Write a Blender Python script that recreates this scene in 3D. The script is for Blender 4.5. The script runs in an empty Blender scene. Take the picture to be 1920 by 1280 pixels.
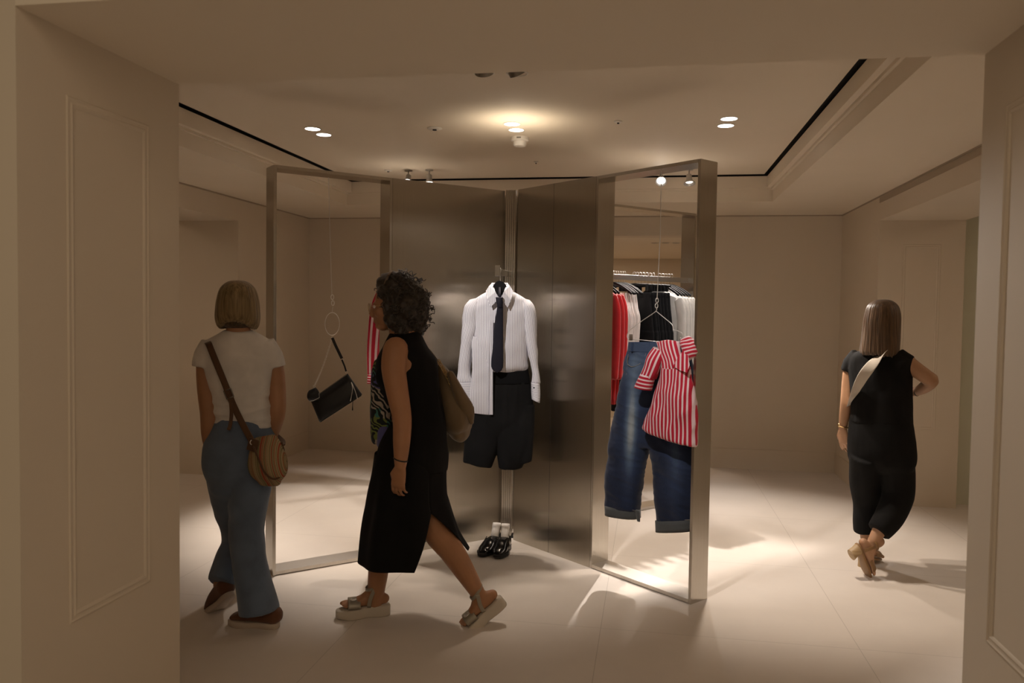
import bpy, bmesh, math, random
from mathutils import Vector, Matrix, noise
from math import sin, cos, pi, radians, sqrt, hypot
random.seed(7)
scene = bpy.context.scene
COL = scene.collection
V = Vector

# ------------------------------------------------------------------ camera (28 mm lens, eye height 1.55 m)
F = 1493.33
H = 1.55
yaw, pitch, roll = radians(-9.8244), radians(-2.22453), radians(0.82423)
D_ = V((sin(yaw) * cos(pitch), cos(yaw) * cos(pitch), sin(pitch)))
R_ = V((cos(yaw), -sin(yaw), 0))
U_ = R_.cross(D_)
CR = R_ * cos(roll) + U_ * sin(roll)
CU = U_ * cos(roll) - R_ * sin(roll)
CB = -D_
cam_d = bpy.data.cameras.new('camera')
cam_d.sensor_width = 36
cam_d.lens = 28
cam_d.clip_start = 0.05
cam_d.dof.use_dof = True
cam_d.dof.focus_distance = 5.0
cam_d.dof.aperture_fstop = 4.0
cam = bpy.data.objects.new('camera', cam_d)
cam.matrix_world = Matrix(((CR.x, CU.x, CB.x, 0), (CR.y, CU.y, CB.y, 0), (CR.z, CU.z, CB.z, H), (0, 0, 0, 1)))
COL.objects.link(cam)
scene.camera = cam
EYE = V((0, 0, H))


def ray(px, py):
    return CR * ((px - 960) / F) + CU * ((640 - py) / F) - CB


def on_plane(px, py, p0, n):
    v = ray(px, py)
    return EYE + v * ((p0 - EYE).dot(n) / v.dot(n))


class Stage:
    """measuring plane through floor point B square to the line of sight; v = metres farther away"""
    def __init__(s, bx, by):
        s.B = V((bx, by, 0))
        s.w = V((bx, by, 0)).normalized()
        s.u = V((s.w.y, -s.w.x, 0))
        s.k = s.B.dot(D_) / F

    def __call__(s, px, py, v=0.0):
        return on_plane(px, py, s.B + s.w * v, s.w)


# ------------------------------------------------------------------ materials
def mat(name, col, rough=0.6, metal=0.0, spec=0.5, **kw):
    m = bpy.data.materials.new(name)
    m.use_nodes = True
    b = m.node_tree.nodes['Principled BSDF']
    b.inputs['Base Color'].default_value = (*col, 1)
    b.inputs['Roughness'].default_value = rough
    b.inputs['Metallic'].default_value = metal
    b.inputs['Specular IOR Level'].default_value = spec
    for k, v in kw.items():
        b.inputs[k.replace('_', ' ')].default_value = v
    return m


def nd(m, t, **kw):
    n = m.node_tree.nodes.new(t)
    for k, v in kw.items():
        setattr(n, k, v)
    return n


def lk(m, a, b):
    m.node_tree.links.new(a, b)


def bsdf(m):
    return m.node_tree.nodes['Principled BSDF']


def coords(m, kind='Object', scale=(1, 1, 1), rot=(0, 0, 0)):
    tc = nd(m, 'ShaderNodeTexCoord')
    mp = nd(m, 'ShaderNodeMapping')
    mp.inputs['Scale'].default_value = scale
    mp.inputs['Rotation'].default_value = rot
    lk(m, tc.outputs[kind], mp.inputs['Vector'])
    return mp.outputs['Vector']


def ramp(m, fac, stops, interp='LINEAR'):
    r = nd(m, 'ShaderNodeValToRGB')
    r.color_ramp.interpolation = interp
    e = r.color_ramp.elements
    while len(e) < len(stops):
        e.new(0.5)
    for i, (p, c) in enumerate(stops):
        e[i].position = p
        e[i].color = (*c, 1) if len(c) == 3 else c
    lk(m, fac, r.inputs['Fac'])
    return r.outputs['Color']


def mathn(m, op, a, b=None, c=None):
    n = nd(m, 'ShaderNodeMath', operation=op)
    for i, x in enumerate((a, b, c)):
        if x is None:
            continue
        if isinstance(x, (int, float)):
            n.inputs[i].default_value = x
        else:
            lk(m, x, n.inputs[i])
    return n.outputs[0]


def mixc(m, fac, a, b, blend='MIX'):
    n = nd(m, 'ShaderNodeMix', data_type='RGBA', blend_type=blend)
    ins = [i for i in n.inputs if i.type == 'RGBA']
    if isinstance(fac, (int, float)):
        n.inputs[0].default_value = fac
    else:
        lk(m, fac, n.inputs[0])
    for i, x in zip(ins, (a, b)):
        if isinstance(x, tuple):
            i.default_value = (*x, 1)
        else:
            lk(m, x, i)
    return [o for o in n.outputs if o.type == 'RGBA'][0]


def noisen(m, vec, scale, detail=3, rough=0.5, dist=0):
    n = nd(m, 'ShaderNodeTexNoise')
    n.inputs['Scale'].default_value = scale
    n.inputs['Detail'].default_value = detail
    n.inputs['Roughness'].default_value = rough
    n.inputs['Distortion'].default_value = dist
    if vec is not None:
        lk(m, vec, n.inputs['Vector'])
    return n.outputs['Fac']


def bump(m, height, strength=0.2, dist=0.01):
    b = nd(m, 'ShaderNodeBump')
    b.inputs['Strength'].default_value = strength
    b.inputs['Distance'].default_value = dist
    lk(m, height, b.inputs['Height'])
    lk(m, b.outputs['Normal'], bsdf(m).inputs['Normal'])


def fabric(name, col, rough=0.85, nscale=220, strength=0.25, var=0.12, sheen=0.2):
    m = mat(name, col, rough, spec=0.2, Sheen_Weight=sheen)
    c = coords(m)
    n = noisen(m, c, nscale, 2)
    n2 = noisen(m, c, 9, 3)
    dark = tuple(x * (1 - var) for x in col)
    lite = tuple(min(1, x * (1 + var)) for x in col)
    lk(m, ramp(m, n2, [(0.3, dark), (0.7, lite)]), bsdf(m).inputs['Base Color'])
    bump(m, n, strength, 0.002)
    return m


def paint(name, col, rough=0.65):
    m = mat(name, col, rough, spec=0.3)
    c = coords(m)
    n = noisen(m, c, 1.3, 3)
    d = tuple(x * 0.965 for x in col)
    lk(m, ramp(m, n, [(0.3, d), (0.7, col)]), bsdf(m).inputs['Base Color'])
    bump(m, noisen(m, c, 320, 2), 0.05, 0.001)
    return m


def emit(name, col, strength):
    m = mat(name, (0, 0, 0))
    b = bsdf(m)
    b.inputs['Emission Color'].default_value = (*col, 1)
    b.inputs['Emission Strength'].default_value = strength
    return m


def uvstripe(name, base, line, pitch, width, rough=0.75, along='X', soft=0.0):
    """woven stripes running along the cloth, pitch and width in metres of cloth"""
    m = mat(name, base, rough, spec=0.2, Sheen_Weight=0.15)
    tc = nd(m, 'ShaderNodeTexCoord')
    sp = nd(m, 'ShaderNodeSeparateXYZ')
    lk(m, tc.outputs['UV'], sp.inputs[0])
    x = mathn(m, 'DIVIDE', sp.outputs[along], pitch)
    fr = mathn(m, 'FRACT', mathn(m, 'ADD', x, 100.0))
    a = mathn(m, 'LESS_THAN', fr, width / pitch)
    col = mixc(m, a, base, line)
    lk(m, col, bsdf(m).inputs['Base Color'])
    c = coords(m)
    bump(m, noisen(m, c, 260, 2), 0.15, 0.001)
    return m


# ------------------------------------------------------------------ objects
def link_mesh(name, bm, m, parent=None, smooth=True, world=True):
    me = bpy.data.meshes.new(name)
    bmesh.ops.recalc_face_normals(bm, faces=bm.faces)
    bm.to_mesh(me)
    bm.free()
    return link_me(name, me, m, parent, smooth, world)


def link_me(name, me, m, parent=None, smooth=True, world=True):
    me.name = name
    ms = m if isinstance(m, (list, tuple)) else [m]
    me.materials.clear()
    for x in ms:
        me.materials.append(x)
    if smooth:
        me.polygons.foreach_set('use_smooth', [True] * len(me.polygons))
    o = bpy.data.objects.new(name, me)
    COL.objects.link(o)
    if parent is not None:
        root = parent
        while root.parent:
            root = root.parent
        if world:
            me.transform(root.matrix_basis.inverted())
        o.parent = parent
    return o


def flat_shade(o, ang=35):
    """smooth shading kept, but creases sharper than ang stay hard"""
    me = o.data
    bm = bmesh.new()
    bm.from_mesh(me)
    for e in bm.edges:
        if len(e.link_faces) == 2 and e.calc_face_angle(0) > radians(ang):
            e.smooth = False
    bm.to_mesh(me)
    bm.free()
    return o


def tag(o, label, cat, group=None):
    o['label'] = label
    o['category'] = cat
    if group:
        o['group'] = group
    return o


def thing(name, label, cat, loc=(0, 0, 0), rz=0.0, group=None):
    o = bpy.data.objects.new(name, None)
    o.empty_display_size = 0.1
    COL.objects.link(o)
    o.location = loc
    o.rotation_euler = (0, 0, rz)
    o.matrix_basis = Matrix.Translation(V(loc)) @ Matrix.Rotation(rz, 4, 'Z')
    return tag(o, label, cat, group)


def part(name, bm, m, parent, smooth=True, crease=None, world=True, label=None):
    o = link_mesh(name, bm, m, parent, smooth, world)
    if crease:
        flat_shade(o, crease)
    if label:
        o['label'] = label
    return o


def single(name, bm, m, label, cat, group=None, loc=None, crease=None, smooth=True):
    """a thing that is one mesh, origin at loc"""
    o = link_mesh(name, bm, m, None, smooth)
    if loc is not None:
        o.data.transform(Matrix.Translation(-V(loc)))
        o.location = loc
    if crease:
        flat_shade(o, crease)
    return tag(o, label, cat, group)


def struct(name, bm, m, smooth=False):
    o = link_mesh(name, bm, m, None, smooth)
    o['kind'] = 'structure'
    return o


def dup_tree(o, parent=None):
    c = o.copy()
    COL.objects.link(c)
    c.parent = parent
    for ch in list(o.children):
        dup_tree(ch, c)
    return c


# ------------------------------------------------------------------ shapes
def NB():
    return bmesh.new()


def box(bm, x0, x1, y0, y1, z0, z1, M=None, bev=0.0):
    r = bmesh.ops.create_cube(bm, size=1)
    vs = r['verts']
    for v in vs:
        v.co = V(((x0 + x1) / 2 + v.co.x * (x1 - x0), (y0 + y1) / 2 + v.co.y * (y1 - y0), (z0 + z1) / 2 + v.co.z * (z1 - z0)))
    if bev > 0:
        es = list({e for v in vs for e in v.link_edges})
        g = bmesh.ops.bevel(bm, geom=es, offset=bev, segments=2, affect='EDGES', profile=0.5)
        vs = list({v for f in g['faces'] for v in f.verts} | {v for v in vs if v.is_valid})
    if M is not None:
        for v in vs:
            v.co = M @ v.co
    return vs


def ell(bm, c, r, M=None, u=20, v=14):
    """ellipsoid with radii r, axes from matrix M (3x3)"""
    g = bmesh.ops.create_uvsphere(bm, u_segments=u, v_segments=v, radius=1)
    for q in g['verts']:
        p = V((q.co.x * r[0], q.co.y * r[1], q.co.z * r[2]))
        q.co = V(c) + (M @ p if M is not None else p)
    return g['verts']


def catmull(P, n):
    """resample a list of equal-length tuples/Vectors, n steps per span"""
    P = [V(p) if not isinstance(p, Vector) else p for p in P]
    if n <= 1 or len(P) < 3:
        if n <= 1:
            return P
        out = []
        for i in range(len(P) - 1):
            for s in range(n):
                out.append(P[i].lerp(P[i + 1], s / n))
        return out + [P[-1]]
    out = []
    for i in range(len(P) - 1):
        p0 = P[max(i - 1, 0)]
        p1 = P[i]
        p2 = P[i + 1]
        p3 = P[min(i + 2, len(P) - 1)]
        for s in range(n):
            t = s / n
            out.append(0.5 * ((2 * p1) + (p2 - p0) * t + (2 * p0 - 5 * p1 + 4 * p2 - p3) * t * t + (3 * p1 - p0 - 3 * p2 + p3) * t ** 3))
    return out + [P[-1]]


def loft(bm, rings, closed=True, cap0=True, cap1=True, uv=None):
    """rings: list of equal-length point lists"""
    rows = [[bm.verts.new(p) for p in r] for r in rings]
    n = len(rows[0])
    L = bm.loops.layers.uv.verify() if uv else None
    m = n if closed else n - 1
    for i in range(len(rows) - 1):
        for j in range(m):
            k = (j + 1) % n
            f = bm.faces.new((rows[i][j], rows[i][k], rows[i + 1][k], rows[i + 1][j]))
            if uv:
                idx = ((i, j), (i, j + 1), (i + 1, j + 1), (i + 1, j))
                for lp, (a, b) in zip(f.loops, idx):
                    lp[L].uv = uv[a][b]
    if closed and cap0:
        bm.faces.new(rows[0][::-1])
    if closed and cap1:
        bm.faces.new(rows[-1])
    return rows


def tube(bm, pts, rad, seg=14, ref=None, sub=1, cap='round', uv=False, power=2.0, ends=(True, True)):
    """swept tube; rad = floats or (a, b) pairs, a measured along ref, b square to it"""
    n = len(pts)
    rr = [(r, r) if isinstance(r, (int, float)) else r for r in (rad if isinstance(rad, (list, tuple)) and len(rad) == n and not (n == 2 and False) else [rad] * n)]
    if sub > 1:
        pts = catmull([V(p) for p in pts], sub)
        rr = [(max(p[0], 1e-4), max(p[1], 1e-4)) for p in catmull([V((a, b, 0)) for a, b in rr], sub)]
    pts = [V(p) for p in pts]
    n = len(pts)
    T = []
    for i in range(n):
        t = pts[min(i + 1, n - 1)] - pts[max(i - 1, 0)]
        T.append(t.normalized() if t.length > 1e-9 else V((0, 0, 1)))
    A = []
    if ref is not None:
        refs = ref if isinstance(ref, list) else [V(ref)] * n
        for i in range(n):
            a = refs[i] - T[i] * refs[i].dot(T[i])
            A.append(a.normalized())
    else:
        a = T[0].orthogonal().normalized()
        for i in range(n):
            a = a - T[i] * a.dot(T[i])
            a = a.normalized() if a.length > 1e-6 else T[i].orthogonal().normalized()
            A.append(a)
    rings = []
    offs = []
    def ring(c, a, b, ra, rb):
        o = []
        for j in range(seg):
            th = 2 * pi * j / seg
            ca, sa = cos(th), sin(th)
            if power != 2.0:
                ca = math.copysign(abs(ca) ** (2 / power), ca)
                sa = math.copysign(abs(sa) ** (2 / power), sa)
            o.append(c + a * (ra * ca) + b * (rb * sa))
        return o
    dist = 0
    vs = []
    steps = [(0, None)]
    if cap == 'round' and ends[0]:
        for q in (80, 55, 28):
            s, c_ = sin(radians(q)), cos(radians(q))
            m_ = min(rr[0])
            rings.append(ring(pts[0] - T[0] * (m_ * s), A[0], T[0].cross(A[0]), max(rr[0][0] - m_ * (1 - c_), 1e-4), max(rr[0][1] - m_ * (1 - c_), 1e-4)))
            vs.append(-m_ * s)
    for i in range(n):
        if i:
            dist += (pts[i] - pts[i - 1]).length
        rings.append(ring(pts[i], A[i], T[i].cross(A[i]), *rr[i]))
        vs.append(dist)
    if cap == 'round' and ends[1]:
        for q in (28, 55, 80):
            s, c_ = sin(radians(q)), cos(radians(q))
            m_ = min(rr[-1])
            rings.append(ring(pts[-1] + T[-1] * (m_ * s), A[-1], T[-1].cross(A[-1]), max(rr[-1][0] - m_ * (1 - c_), 1e-4), max(rr[-1][1] - m_ * (1 - c_), 1e-4)))
            vs.append(dist + m_ * s)
    U = None
    if uv:
        mean = sum(a for a, b in rr) / n
        U = []
        for i, r in enumerate(rings):
            U.append([])
            for j in range(seg + 1):
                th = 2 * pi * j / seg
                if uv == 'proj':
                    p = r[j % seg]
                    k = min(max(i - (3 if cap == 'round' and ends[0] else 0), 0), n - 1)
                    U[-1].append(((p - pts[k]).dot(A[k]) + (0.0), vs[i]))
                else:
                    U[-1].append((th * mean, vs[i]))
    op = cap is None
    loft(bm, rings, True, not op, not op, U)
    return rings


def organic(bm, voxel=0.006, smooth=4, fac=0.5, fold=None):
    """fuse overlapping closed shapes of bm into one continuous skin; returns a mesh"""
    bmesh.ops.recalc_face_normals(bm, faces=bm.faces)
    me = bpy.data.meshes.new('tmp')
    bm.to_mesh(me)
    bm.free()
    o = bpy.data.objects.new('tmp', me)
    COL.objects.link(o)
    r = o.modifiers.new('r', 'REMESH')
    r.mode = 'VOXEL'
    r.voxel_size = voxel
    if smooth:
        s = o.modifiers.new('s', 'SMOOTH')
        s.factor = fac
        s.iterations = smooth
    dg = bpy.context.evaluated_depsgraph_get()
    dg.update()
    out = bpy.data.meshes.new_from_object(o.evaluated_get(dg))
    bpy.data.objects.remove(o)
    if fold:
        displace(out, fold)
    return out


def displace(me, fn):
    """move every vertex along its normal by fn(position, normal)"""
    ns = [v.normal.copy() for v in me.vertices]
    for v, n in zip(me.vertices, ns):
        v.co = v.co + n * fn(v.co, n)


def folds(sx, sy, sz, amp, seed=0.0, ridged=True):
    def fn(p, n):
        q = V((p.x * sx + seed, p.y * sy + seed * 1.7, p.z * sz - seed))
        a = noise.noise(q)
        b = noise.noise(q * 2.3 + V((5, 3, 1)))
        v = (1 - abs(a) * 2) if ridged else a
        return amp * (0.7 * v + 0.4 * b)
    return fn


def basis(fwd, up):
    """matrix with columns right, forward, up"""
    f = V(fwd).normalized()
    r = f.cross(V(up)).normalized()
    u = r.cross(f)
    return Matrix((r, f, u)).transposed()


def mesh_into(bm, me):
    bm.from_mesh(me)
    bpy.data.meshes.remove(me)


def lathe(bm, prof, c=(0, 0, 0), M=None, seg=32, cap0=True, cap1=True):
    """prof: (radius, height) pairs around local z"""
    rings = []
    for r, z in prof:
        ring = []
        for j in range(seg):
            th = 2 * pi * j / seg
            p = V((max(r, 1e-5) * cos(th), max(r, 1e-5) * sin(th), z))
            ring.append(V(c) + (M @ p if M is not None else p))
        rings.append(ring)
    return loft(bm, rings, True, cap0, cap1)


def torus(bm, c, R, r, M=None, seg=32, ring=8, sx=1.0, sy=1.0):
    rows = []
    for i in range(seg):
        th = 2 * pi * i / seg
        cdir = V((cos(th) * sx, sin(th) * sy, 0))
        nrm = V((cos(th), sin(th), 0))
        row = []
        for j in range(ring):
            ph = 2 * pi * j / ring
            p = cdir * R + nrm * (r * cos(ph)) + V((0, 0, r * sin(ph)))
            row.append(bm.verts.new(V(c) + (M @ p if M is not None else p)))
        rows.append(row)
    for i in range(seg):
        for j in range(ring):
            bm.faces.new((rows[i][j], rows[(i + 1) % seg][j], rows[(i + 1) % seg][(j + 1) % ring], rows[i][(j + 1) % ring]))


def band(bm, pts, w, t, side):
    """flat strap along pts: width w along side, thickness t"""
    pts = [V(p) for p in pts]
    tube(bm, pts, [(w / 2, t / 2)] * len(pts), 12, ref=side, cap='flat', power=5)
# ------------------------------------------------------------------ the setting
WALL = paint('wall_paint', (0.66, 0.578, 0.470))
WALL2 = paint('wall_paint_green', (0.62, 0.62, 0.50))
CEIL = paint('ceiling_paint', (0.76, 0.675, 0.555))
DARK = mat('shadow_gap_black', (0.012, 0.011, 0.010), 0.8)
BROWN = paint('recess_shade', (0.40, 0.33, 0.25))  # brown standing in for shade in the slot and along the wall top

FLOOR = mat('floor_tile', (0.7, 0.64, 0.58), 0.42, spec=0.4)
_c = coords(FLOOR, 'Object')
_sp = nd(FLOOR, 'ShaderNodeSeparateXYZ')
lk(FLOOR, _c, _sp.inputs[0])
_fx = mathn(FLOOR, 'FRACT', mathn(FLOOR, 'ADD', mathn(FLOOR, 'DIVIDE', mathn(FLOOR, 'ADD', _sp.outputs['X'], 0.21), 1.2), 20))
_fy = mathn(FLOOR, 'FRACT', mathn(FLOOR, 'ADD', mathn(FLOOR, 'DIVIDE', mathn(FLOOR, 'ADD', _sp.outputs['Y'], -3.87), 1.2), 20))
_jx = mathn(FLOOR, 'LESS_THAN', _fx, 0.0028)
_jy = mathn(FLOOR, 'LESS_THAN', _fy, 0.0028)
_j = mathn(FLOOR, 'MAXIMUM', _jx, _jy)
_wx = nd(FLOOR, 'ShaderNodeTexWhiteNoise')
_ix = mathn(FLOOR, 'FLOOR', mathn(FLOOR, 'DIVIDE', mathn(FLOOR, 'ADD', _sp.outputs['X'], 0.21), 1.2))
_iy = mathn(FLOOR, 'FLOOR', mathn(FLOOR, 'DIVIDE', mathn(FLOOR, 'ADD', _sp.outputs['Y'], -3.87), 1.2))
_cb = nd(FLOOR, 'ShaderNodeCombineXYZ')
lk(FLOOR, _ix, _cb.inputs[0])
lk(FLOOR, _iy, _cb.inputs[1])
lk(FLOOR, _cb.outputs[0], _wx.inputs['Vector'])
_n = noisen(FLOOR, _c, 2.2, 6, 0.6)
_t = ramp(FLOOR, _n, [(0.25, (0.665, 0.605, 0.55)), (0.75, (0.735, 0.675, 0.615))])
_t = mixc(FLOOR, mathn(FLOOR, 'MULTIPLY', _wx.outputs['Value'], 0.10), _t, (0.55, 0.49, 0.43))
lk(FLOOR, mixc(FLOOR, mathn(FLOOR, 'MULTIPLY', _j, 0.38), _t, (0.22, 0.19, 0.16)), bsdf(FLOOR).inputs['Base Color'])
bump(FLOOR, noisen(FLOOR, _c, 60, 4), 0.03, 0.002)

XL, XR, YB, ZW = -3.68, 1.82, 8.21, 2.524      # side walls, back wall, soffit height
HEAD = 2.325
b = NB(); box(b, -7.5, 6.0, -3.5, 12.2, -0.2, 0.0); struct('floor', b, FLOOR)

# walls of the showroom, each with its wide opening
b = NB()
box(b, XL - 0.66, XL, 2.51, 4.6, 0, 3.0)
box(b, XL - 0.66, XL, 6.69, YB + 0.2, 0, 3.0)
box(b, XL - 0.66, XL, 4.6, 6.69, HEAD, 3.0)
struct('wall_left', b, WALL)
b = NB()
box(b, XR, XR + 0.65, 2.51, 4.1, 0, 3.0)
box(b, XR, XR + 0.65, 6.92, YB + 0.2, 0, 3.0)
box(b, XR, XR + 0.65, 4.1, 6.92, HEAD, 3.0)
struct('wall_right', b, WALL)
NX0, NX1 = -2.46, 0.62
b = NB()
box(b, XL, NX0, YB, YB + 0.2, 0, 3.0)
box(b, NX1, XR, YB, YB + 0.2, 0, 3.0)
box(b, NX0, NX1, YB, YB + 0.2, HEAD, 3.0)
struct('wall_back', b, WALL)
# the passage behind the back opening
b = NB(); box(b, NX0 - 0.6, NX1 + 0.6, 11.72, 11.9, 0, 2.6); struct('wall_far_back', b, WALL)
b = NB(); box(b, NX0 - 0.6, NX0 - 0.5, YB + 0.2, 11.72, 0, 2.6); struct('wall_far_left', b, WALL)
b = NB(); box(b, NX1 + 0.5, NX1 + 0.6, YB + 0.2, 11.72, 0, 2.6); struct('wall_far_right', b, WALL)
b = NB(); box(b, NX0 - 0.5, NX1 + 0.5, YB + 0.2, 11.72, HEAD + 0.001, 2.6); struct('ceiling.001', b, CEIL)
# the rooms to either side
b = NB(); box(b, XR + 0.65, 5.6, 7.08, 7.2, 0, 3.0); struct('wall_side_right', b, WALL2)
b = NB(); box(b, XR + 0.65, 5.6, 2.0, 7.08, 2.75, 3.0); struct('ceiling.002', b, CEIL)
b = NB(); box(b, 5.6, 5.7, 2.0, 7.2, 0, 3.0); struct('wall_outer_right', b, WALL)
b = NB(); box(b, -7.2, XL - 0.66, 7.6, 7.75, 0, 3.0); struct('wall_side_left', b, WALL)
b = NB(); box(b, -7.2, XL - 0.66, 2.0, 7.6, 2.75, 3.0); struct('ceiling.003', b, CEIL)
b = NB(); box(b, -7.3, -7.2, 2.0, 7.75, 0, 3.0); struct('wall_outer_left', b, WALL)

# thick front wall we look through
PX0, PX1, PY0, PY1 = -1.6, 0.93, 1.80, 2.51
b = NB(); box(b, -7.2, PX0, PY0, PY1, 0, 3.2); struct('wall_front_left', b, WALL)
b = NB(); box(b, PX1, 5.6, PY0, PY1, 0, 3.2); struct('wall_front_right', b, WALL)
b = NB(); box(b, PX0, PX1, PY0, PY1, 2.303, 3.2); struct('wall_front', b, CEIL)


def moulding(name, M, x0, x1, z0, z1, m=WALL):
    """panel moulding: two fine stepped rails mitred into a rectangle, on plane y=0 of M, proud towards -y"""
    b = NB()
    prof = [(0, 0), (0, -0.002), (0.004, -0.004), (0.009, -0.002), (0.016, -0.002), (0.021, -0.004), (0.027, -0.002), (0.030, 0)]
    cor = [(x0, z0, 1, 1), (x1, z0, -1, 1), (x1, z1, -1, -1), (x0, z1, 1, -1)]
    rings = []
    for (x, z, sx, sz) in cor:
        rings.append([M @ V((x + sx * p, y, z + sz * p)) for p, y in prof])
    rows = [[b.verts.new(p) for p in r] for r in rings]
    for i in range(4):
        for j in range(len(prof) - 1):
            b.faces.new((rows[i][j], rows[(i + 1) % 4][j], rows[(i + 1) % 4][j + 1], rows[i][j + 1]))
    struct(name, b, m)


def frame_mat(origin, xdir, ydir):
    x = V(xdir); y = V(ydir); z = V((0, 0, 1)); o = V(origin)
    return Matrix(((x.x, y.x, z.x, o.x), (x.y, y.y, z.y, o.y), (x.z, y.z, z.z, o.z), (0, 0, 0, 1)))


moulding('trim_1', frame_mat((PX0, 0, 0), (0, 1, 0), (-1, 0, 0)), 1.975, 2.341, 0.646, 2.126)
moulding('trim_2', frame_mat((PX1, 0, 0), (0, 1, 0), (1, 0, 0)), 1.975, 2.350, 0.660, 2.118)
moulding('trim_3', frame_mat((0, 6.92, 0), (1, 0, 0), (0, 1, 0)), 2.0, 2.292, 0.625, 2.13)
# ceiling: soffit ring, stepped cornice, shadow gap and the raised inner ceiling
CX0, CX1, CY0, CY1 = -2.85, 1.02, 2.62, 7.20
def ring_boxes(name, x0, x1, y0, y1, X0, X1, Y0, Y1, z0, z1, m):
    b = NB()
    box(b, X0, x0, Y0, Y1, z0, z1)
    box(b, x1, X1, Y0, Y1, z0, z1)
    box(b, x0, x1, Y0, y0, z0, z1)
    box(b, x0, x1, y1, Y1, z0, z1)
    return struct(name, b, m)
ring_boxes('ceiling.004', CX0, CX1, CY0, CY1, XL, XR, PY1, YB, ZW, 3.0, CEIL)
ring_boxes('trim_5', CX0 + 0.055, CX1 - 0.055, CY0 + 0.03, CY1 - 0.03, CX0, CX1, CY0, CY1, 2.640, 2.737, CEIL)
ring_boxes('trim_10', CX0 + 0.018, CX1 - 0.018, CY0 + 0.012, CY1 - 0.012, CX0, CX1, CY0, CY1, 2.622, 2.640, CEIL)
ZC = 2.75
b = NB(); box(b, CX0 + 0.082, CX1 - 0.082, CY0 + 0.06, CY1 - 0.052, ZC, 2.95); struct('ceiling', b, CEIL)
b = NB()
box(b, CX0, CX1, CY0, CY1, 2.775, 2.785)
box(b, CX0 - 0.001, CX0 + 0.004, CY0, CY1, 2.7375, 2.775); box(b, CX1 - 0.004, CX1 + 0.001, CY0, CY1, 2.7375, 2.775); box(b, CX0, CX1, CY1 - 0.004, CY1 + 0.001, 2.7375, 2.775)
struct('trim_6', b, DARK)
# brown strips painting in the shadow line where wall meets soffit
b = NB()
box(b, XL, XL + 0.006, PY1, YB, 2.512, ZW)
box(b, XR - 0.006, XR, PY1, YB, 2.512, ZW)
box(b, XL, XR, YB - 0.006, YB, 2.514, ZW)
struct('trim_7', b, BROWN)
# slot over the right opening: flat strip, recess shade put into its colour
b = NB(); box(b, XR - 0.004, XR + 0.001, 3.2, 6.93, 2.466, 2.508); struct('trim_8', b, BROWN)
for nm, args in (('baseboard_left', (XL, XL + 0.008, 6.69, YB, 0, 0.20)), ('baseboard_right', (XR - 0.008, XR, 6.92, YB, 0, 0.20))):
    b = NB(); box(b, *args); struct(nm, b, WALL)
b = NB(); box(b, XL, NX0, YB - 0.008, YB, 0, 0.2); box(b, NX1, XR, YB - 0.008, YB, 0, 0.2); struct('baseboard_back', b, WALL)
# ------------------------------------------------------------------ brushed steel display screen: an X of two crossing walls
def steel(name, col, rough, aniso=0.93, streak=0.05):
    m = mat(name, col, rough, 1.0)
    c = coords(m, 'Object', (260, 260, 1.2))
    n = noisen(m, c, 1.0, 3)
    d = tuple(x * (1 - streak) for x in col)
    l = tuple(min(1, x * (1 + streak)) for x in col)
    lk(m, ramp(m, n, [(0.25, d), (0.75, l)]), bsdf(m).inputs['Base Color'])
    bsdf(m).inputs['Anisotropic'].default_value = aniso
    t = nd(m, 'ShaderNodeTangent', direction_type='UV_MAP')
    lk(m, t.outputs[0], bsdf(m).inputs['Tangent'])
    bsdf(m).inputs['Anisotropic Rotation'].default_value = 0.0
    
    return m
STEEL = steel('brushed_steel', (0.57, 0.535, 0.48), 0.27)
STEEL_P = steel('brushed_steel_panel', (0.51, 0.47, 0.41), 0.27)
CHROME = mat('polished_chrome', (0.78, 0.76, 0.73), 0.28, 0.75)
STEEL_R = steel('brushed_steel_rail', (0.62, 0.58, 0.53), 0.46, 0.4)
ALU = mat('satin_aluminium', (0.62, 0.61, 0.60), 0.42, 0.9)
BLACKPL = mat('black_plastic', (0.012, 0.012, 0.013), 0.35)



def steel_uv(o):
    me = o.data
    L = me.uv_layers.new(name='UVMap')
    for p in me.polygons:
        n = p.normal
        t = V((-n.y, n.x, 0))
        t = t.normalized() if t.length > 0.1 else V((0.7, 0.7, 0))
        w = n.cross(t)
        for li in p.loop_indices:
            co = me.vertices[me.loops[li].vertex_index].co
            L.data[li].uv = (co.dot(t), co.dot(w))


HT = 2.355
DEP = 0.142
CEN = V((-0.942, 5.306, 0))


def arm_frame(p_out, p_in):
    """matrix: x along the arm outward->inward on its camera-side face, y into the thickness"""
    x = V((p_in[0] - p_out[0], p_in[1] - p_out[1], 0)).normalized()
    y = V((-x.y, x.x, 0))
    if y.y < 0:
        y = -y
    return frame_mat((p_out[0], p_out[1], 0), x, y)


screen = thing('display_screen', 'freestanding X-shaped brushed steel display screen with open frames at its ends', 'display stand', (CEN.x, CEN.y, 0))


def steel_frame(M, x0, x1, th=0.018, zb=0.0):
    fr = NB()
    box(fr, x0 + th, x1 - th, 0, DEP, HT - th, HT, M)
    fo = part('top_rail', fr, STEEL, screen, False)
    root = bpy.data.objects.new('open_frame', None)
    COL.objects.link(root)
    root.parent = screen
    fo.parent = root
    fr = NB(); box(fr, x0 + th, x1 - th, 0, DEP, zb + 0.004, zb + 0.024, M)
    part('bottom_rail', fr, STEEL_R, screen, False).parent = root
    for a, c in ((x0, x0 + th), (x1 - th, x1)):
        fr = NB(); box(fr, a, c, 0, DEP, zb, HT, M, 0.001)
        part('post', fr, STEEL, screen, False).parent = root
    return root


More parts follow.
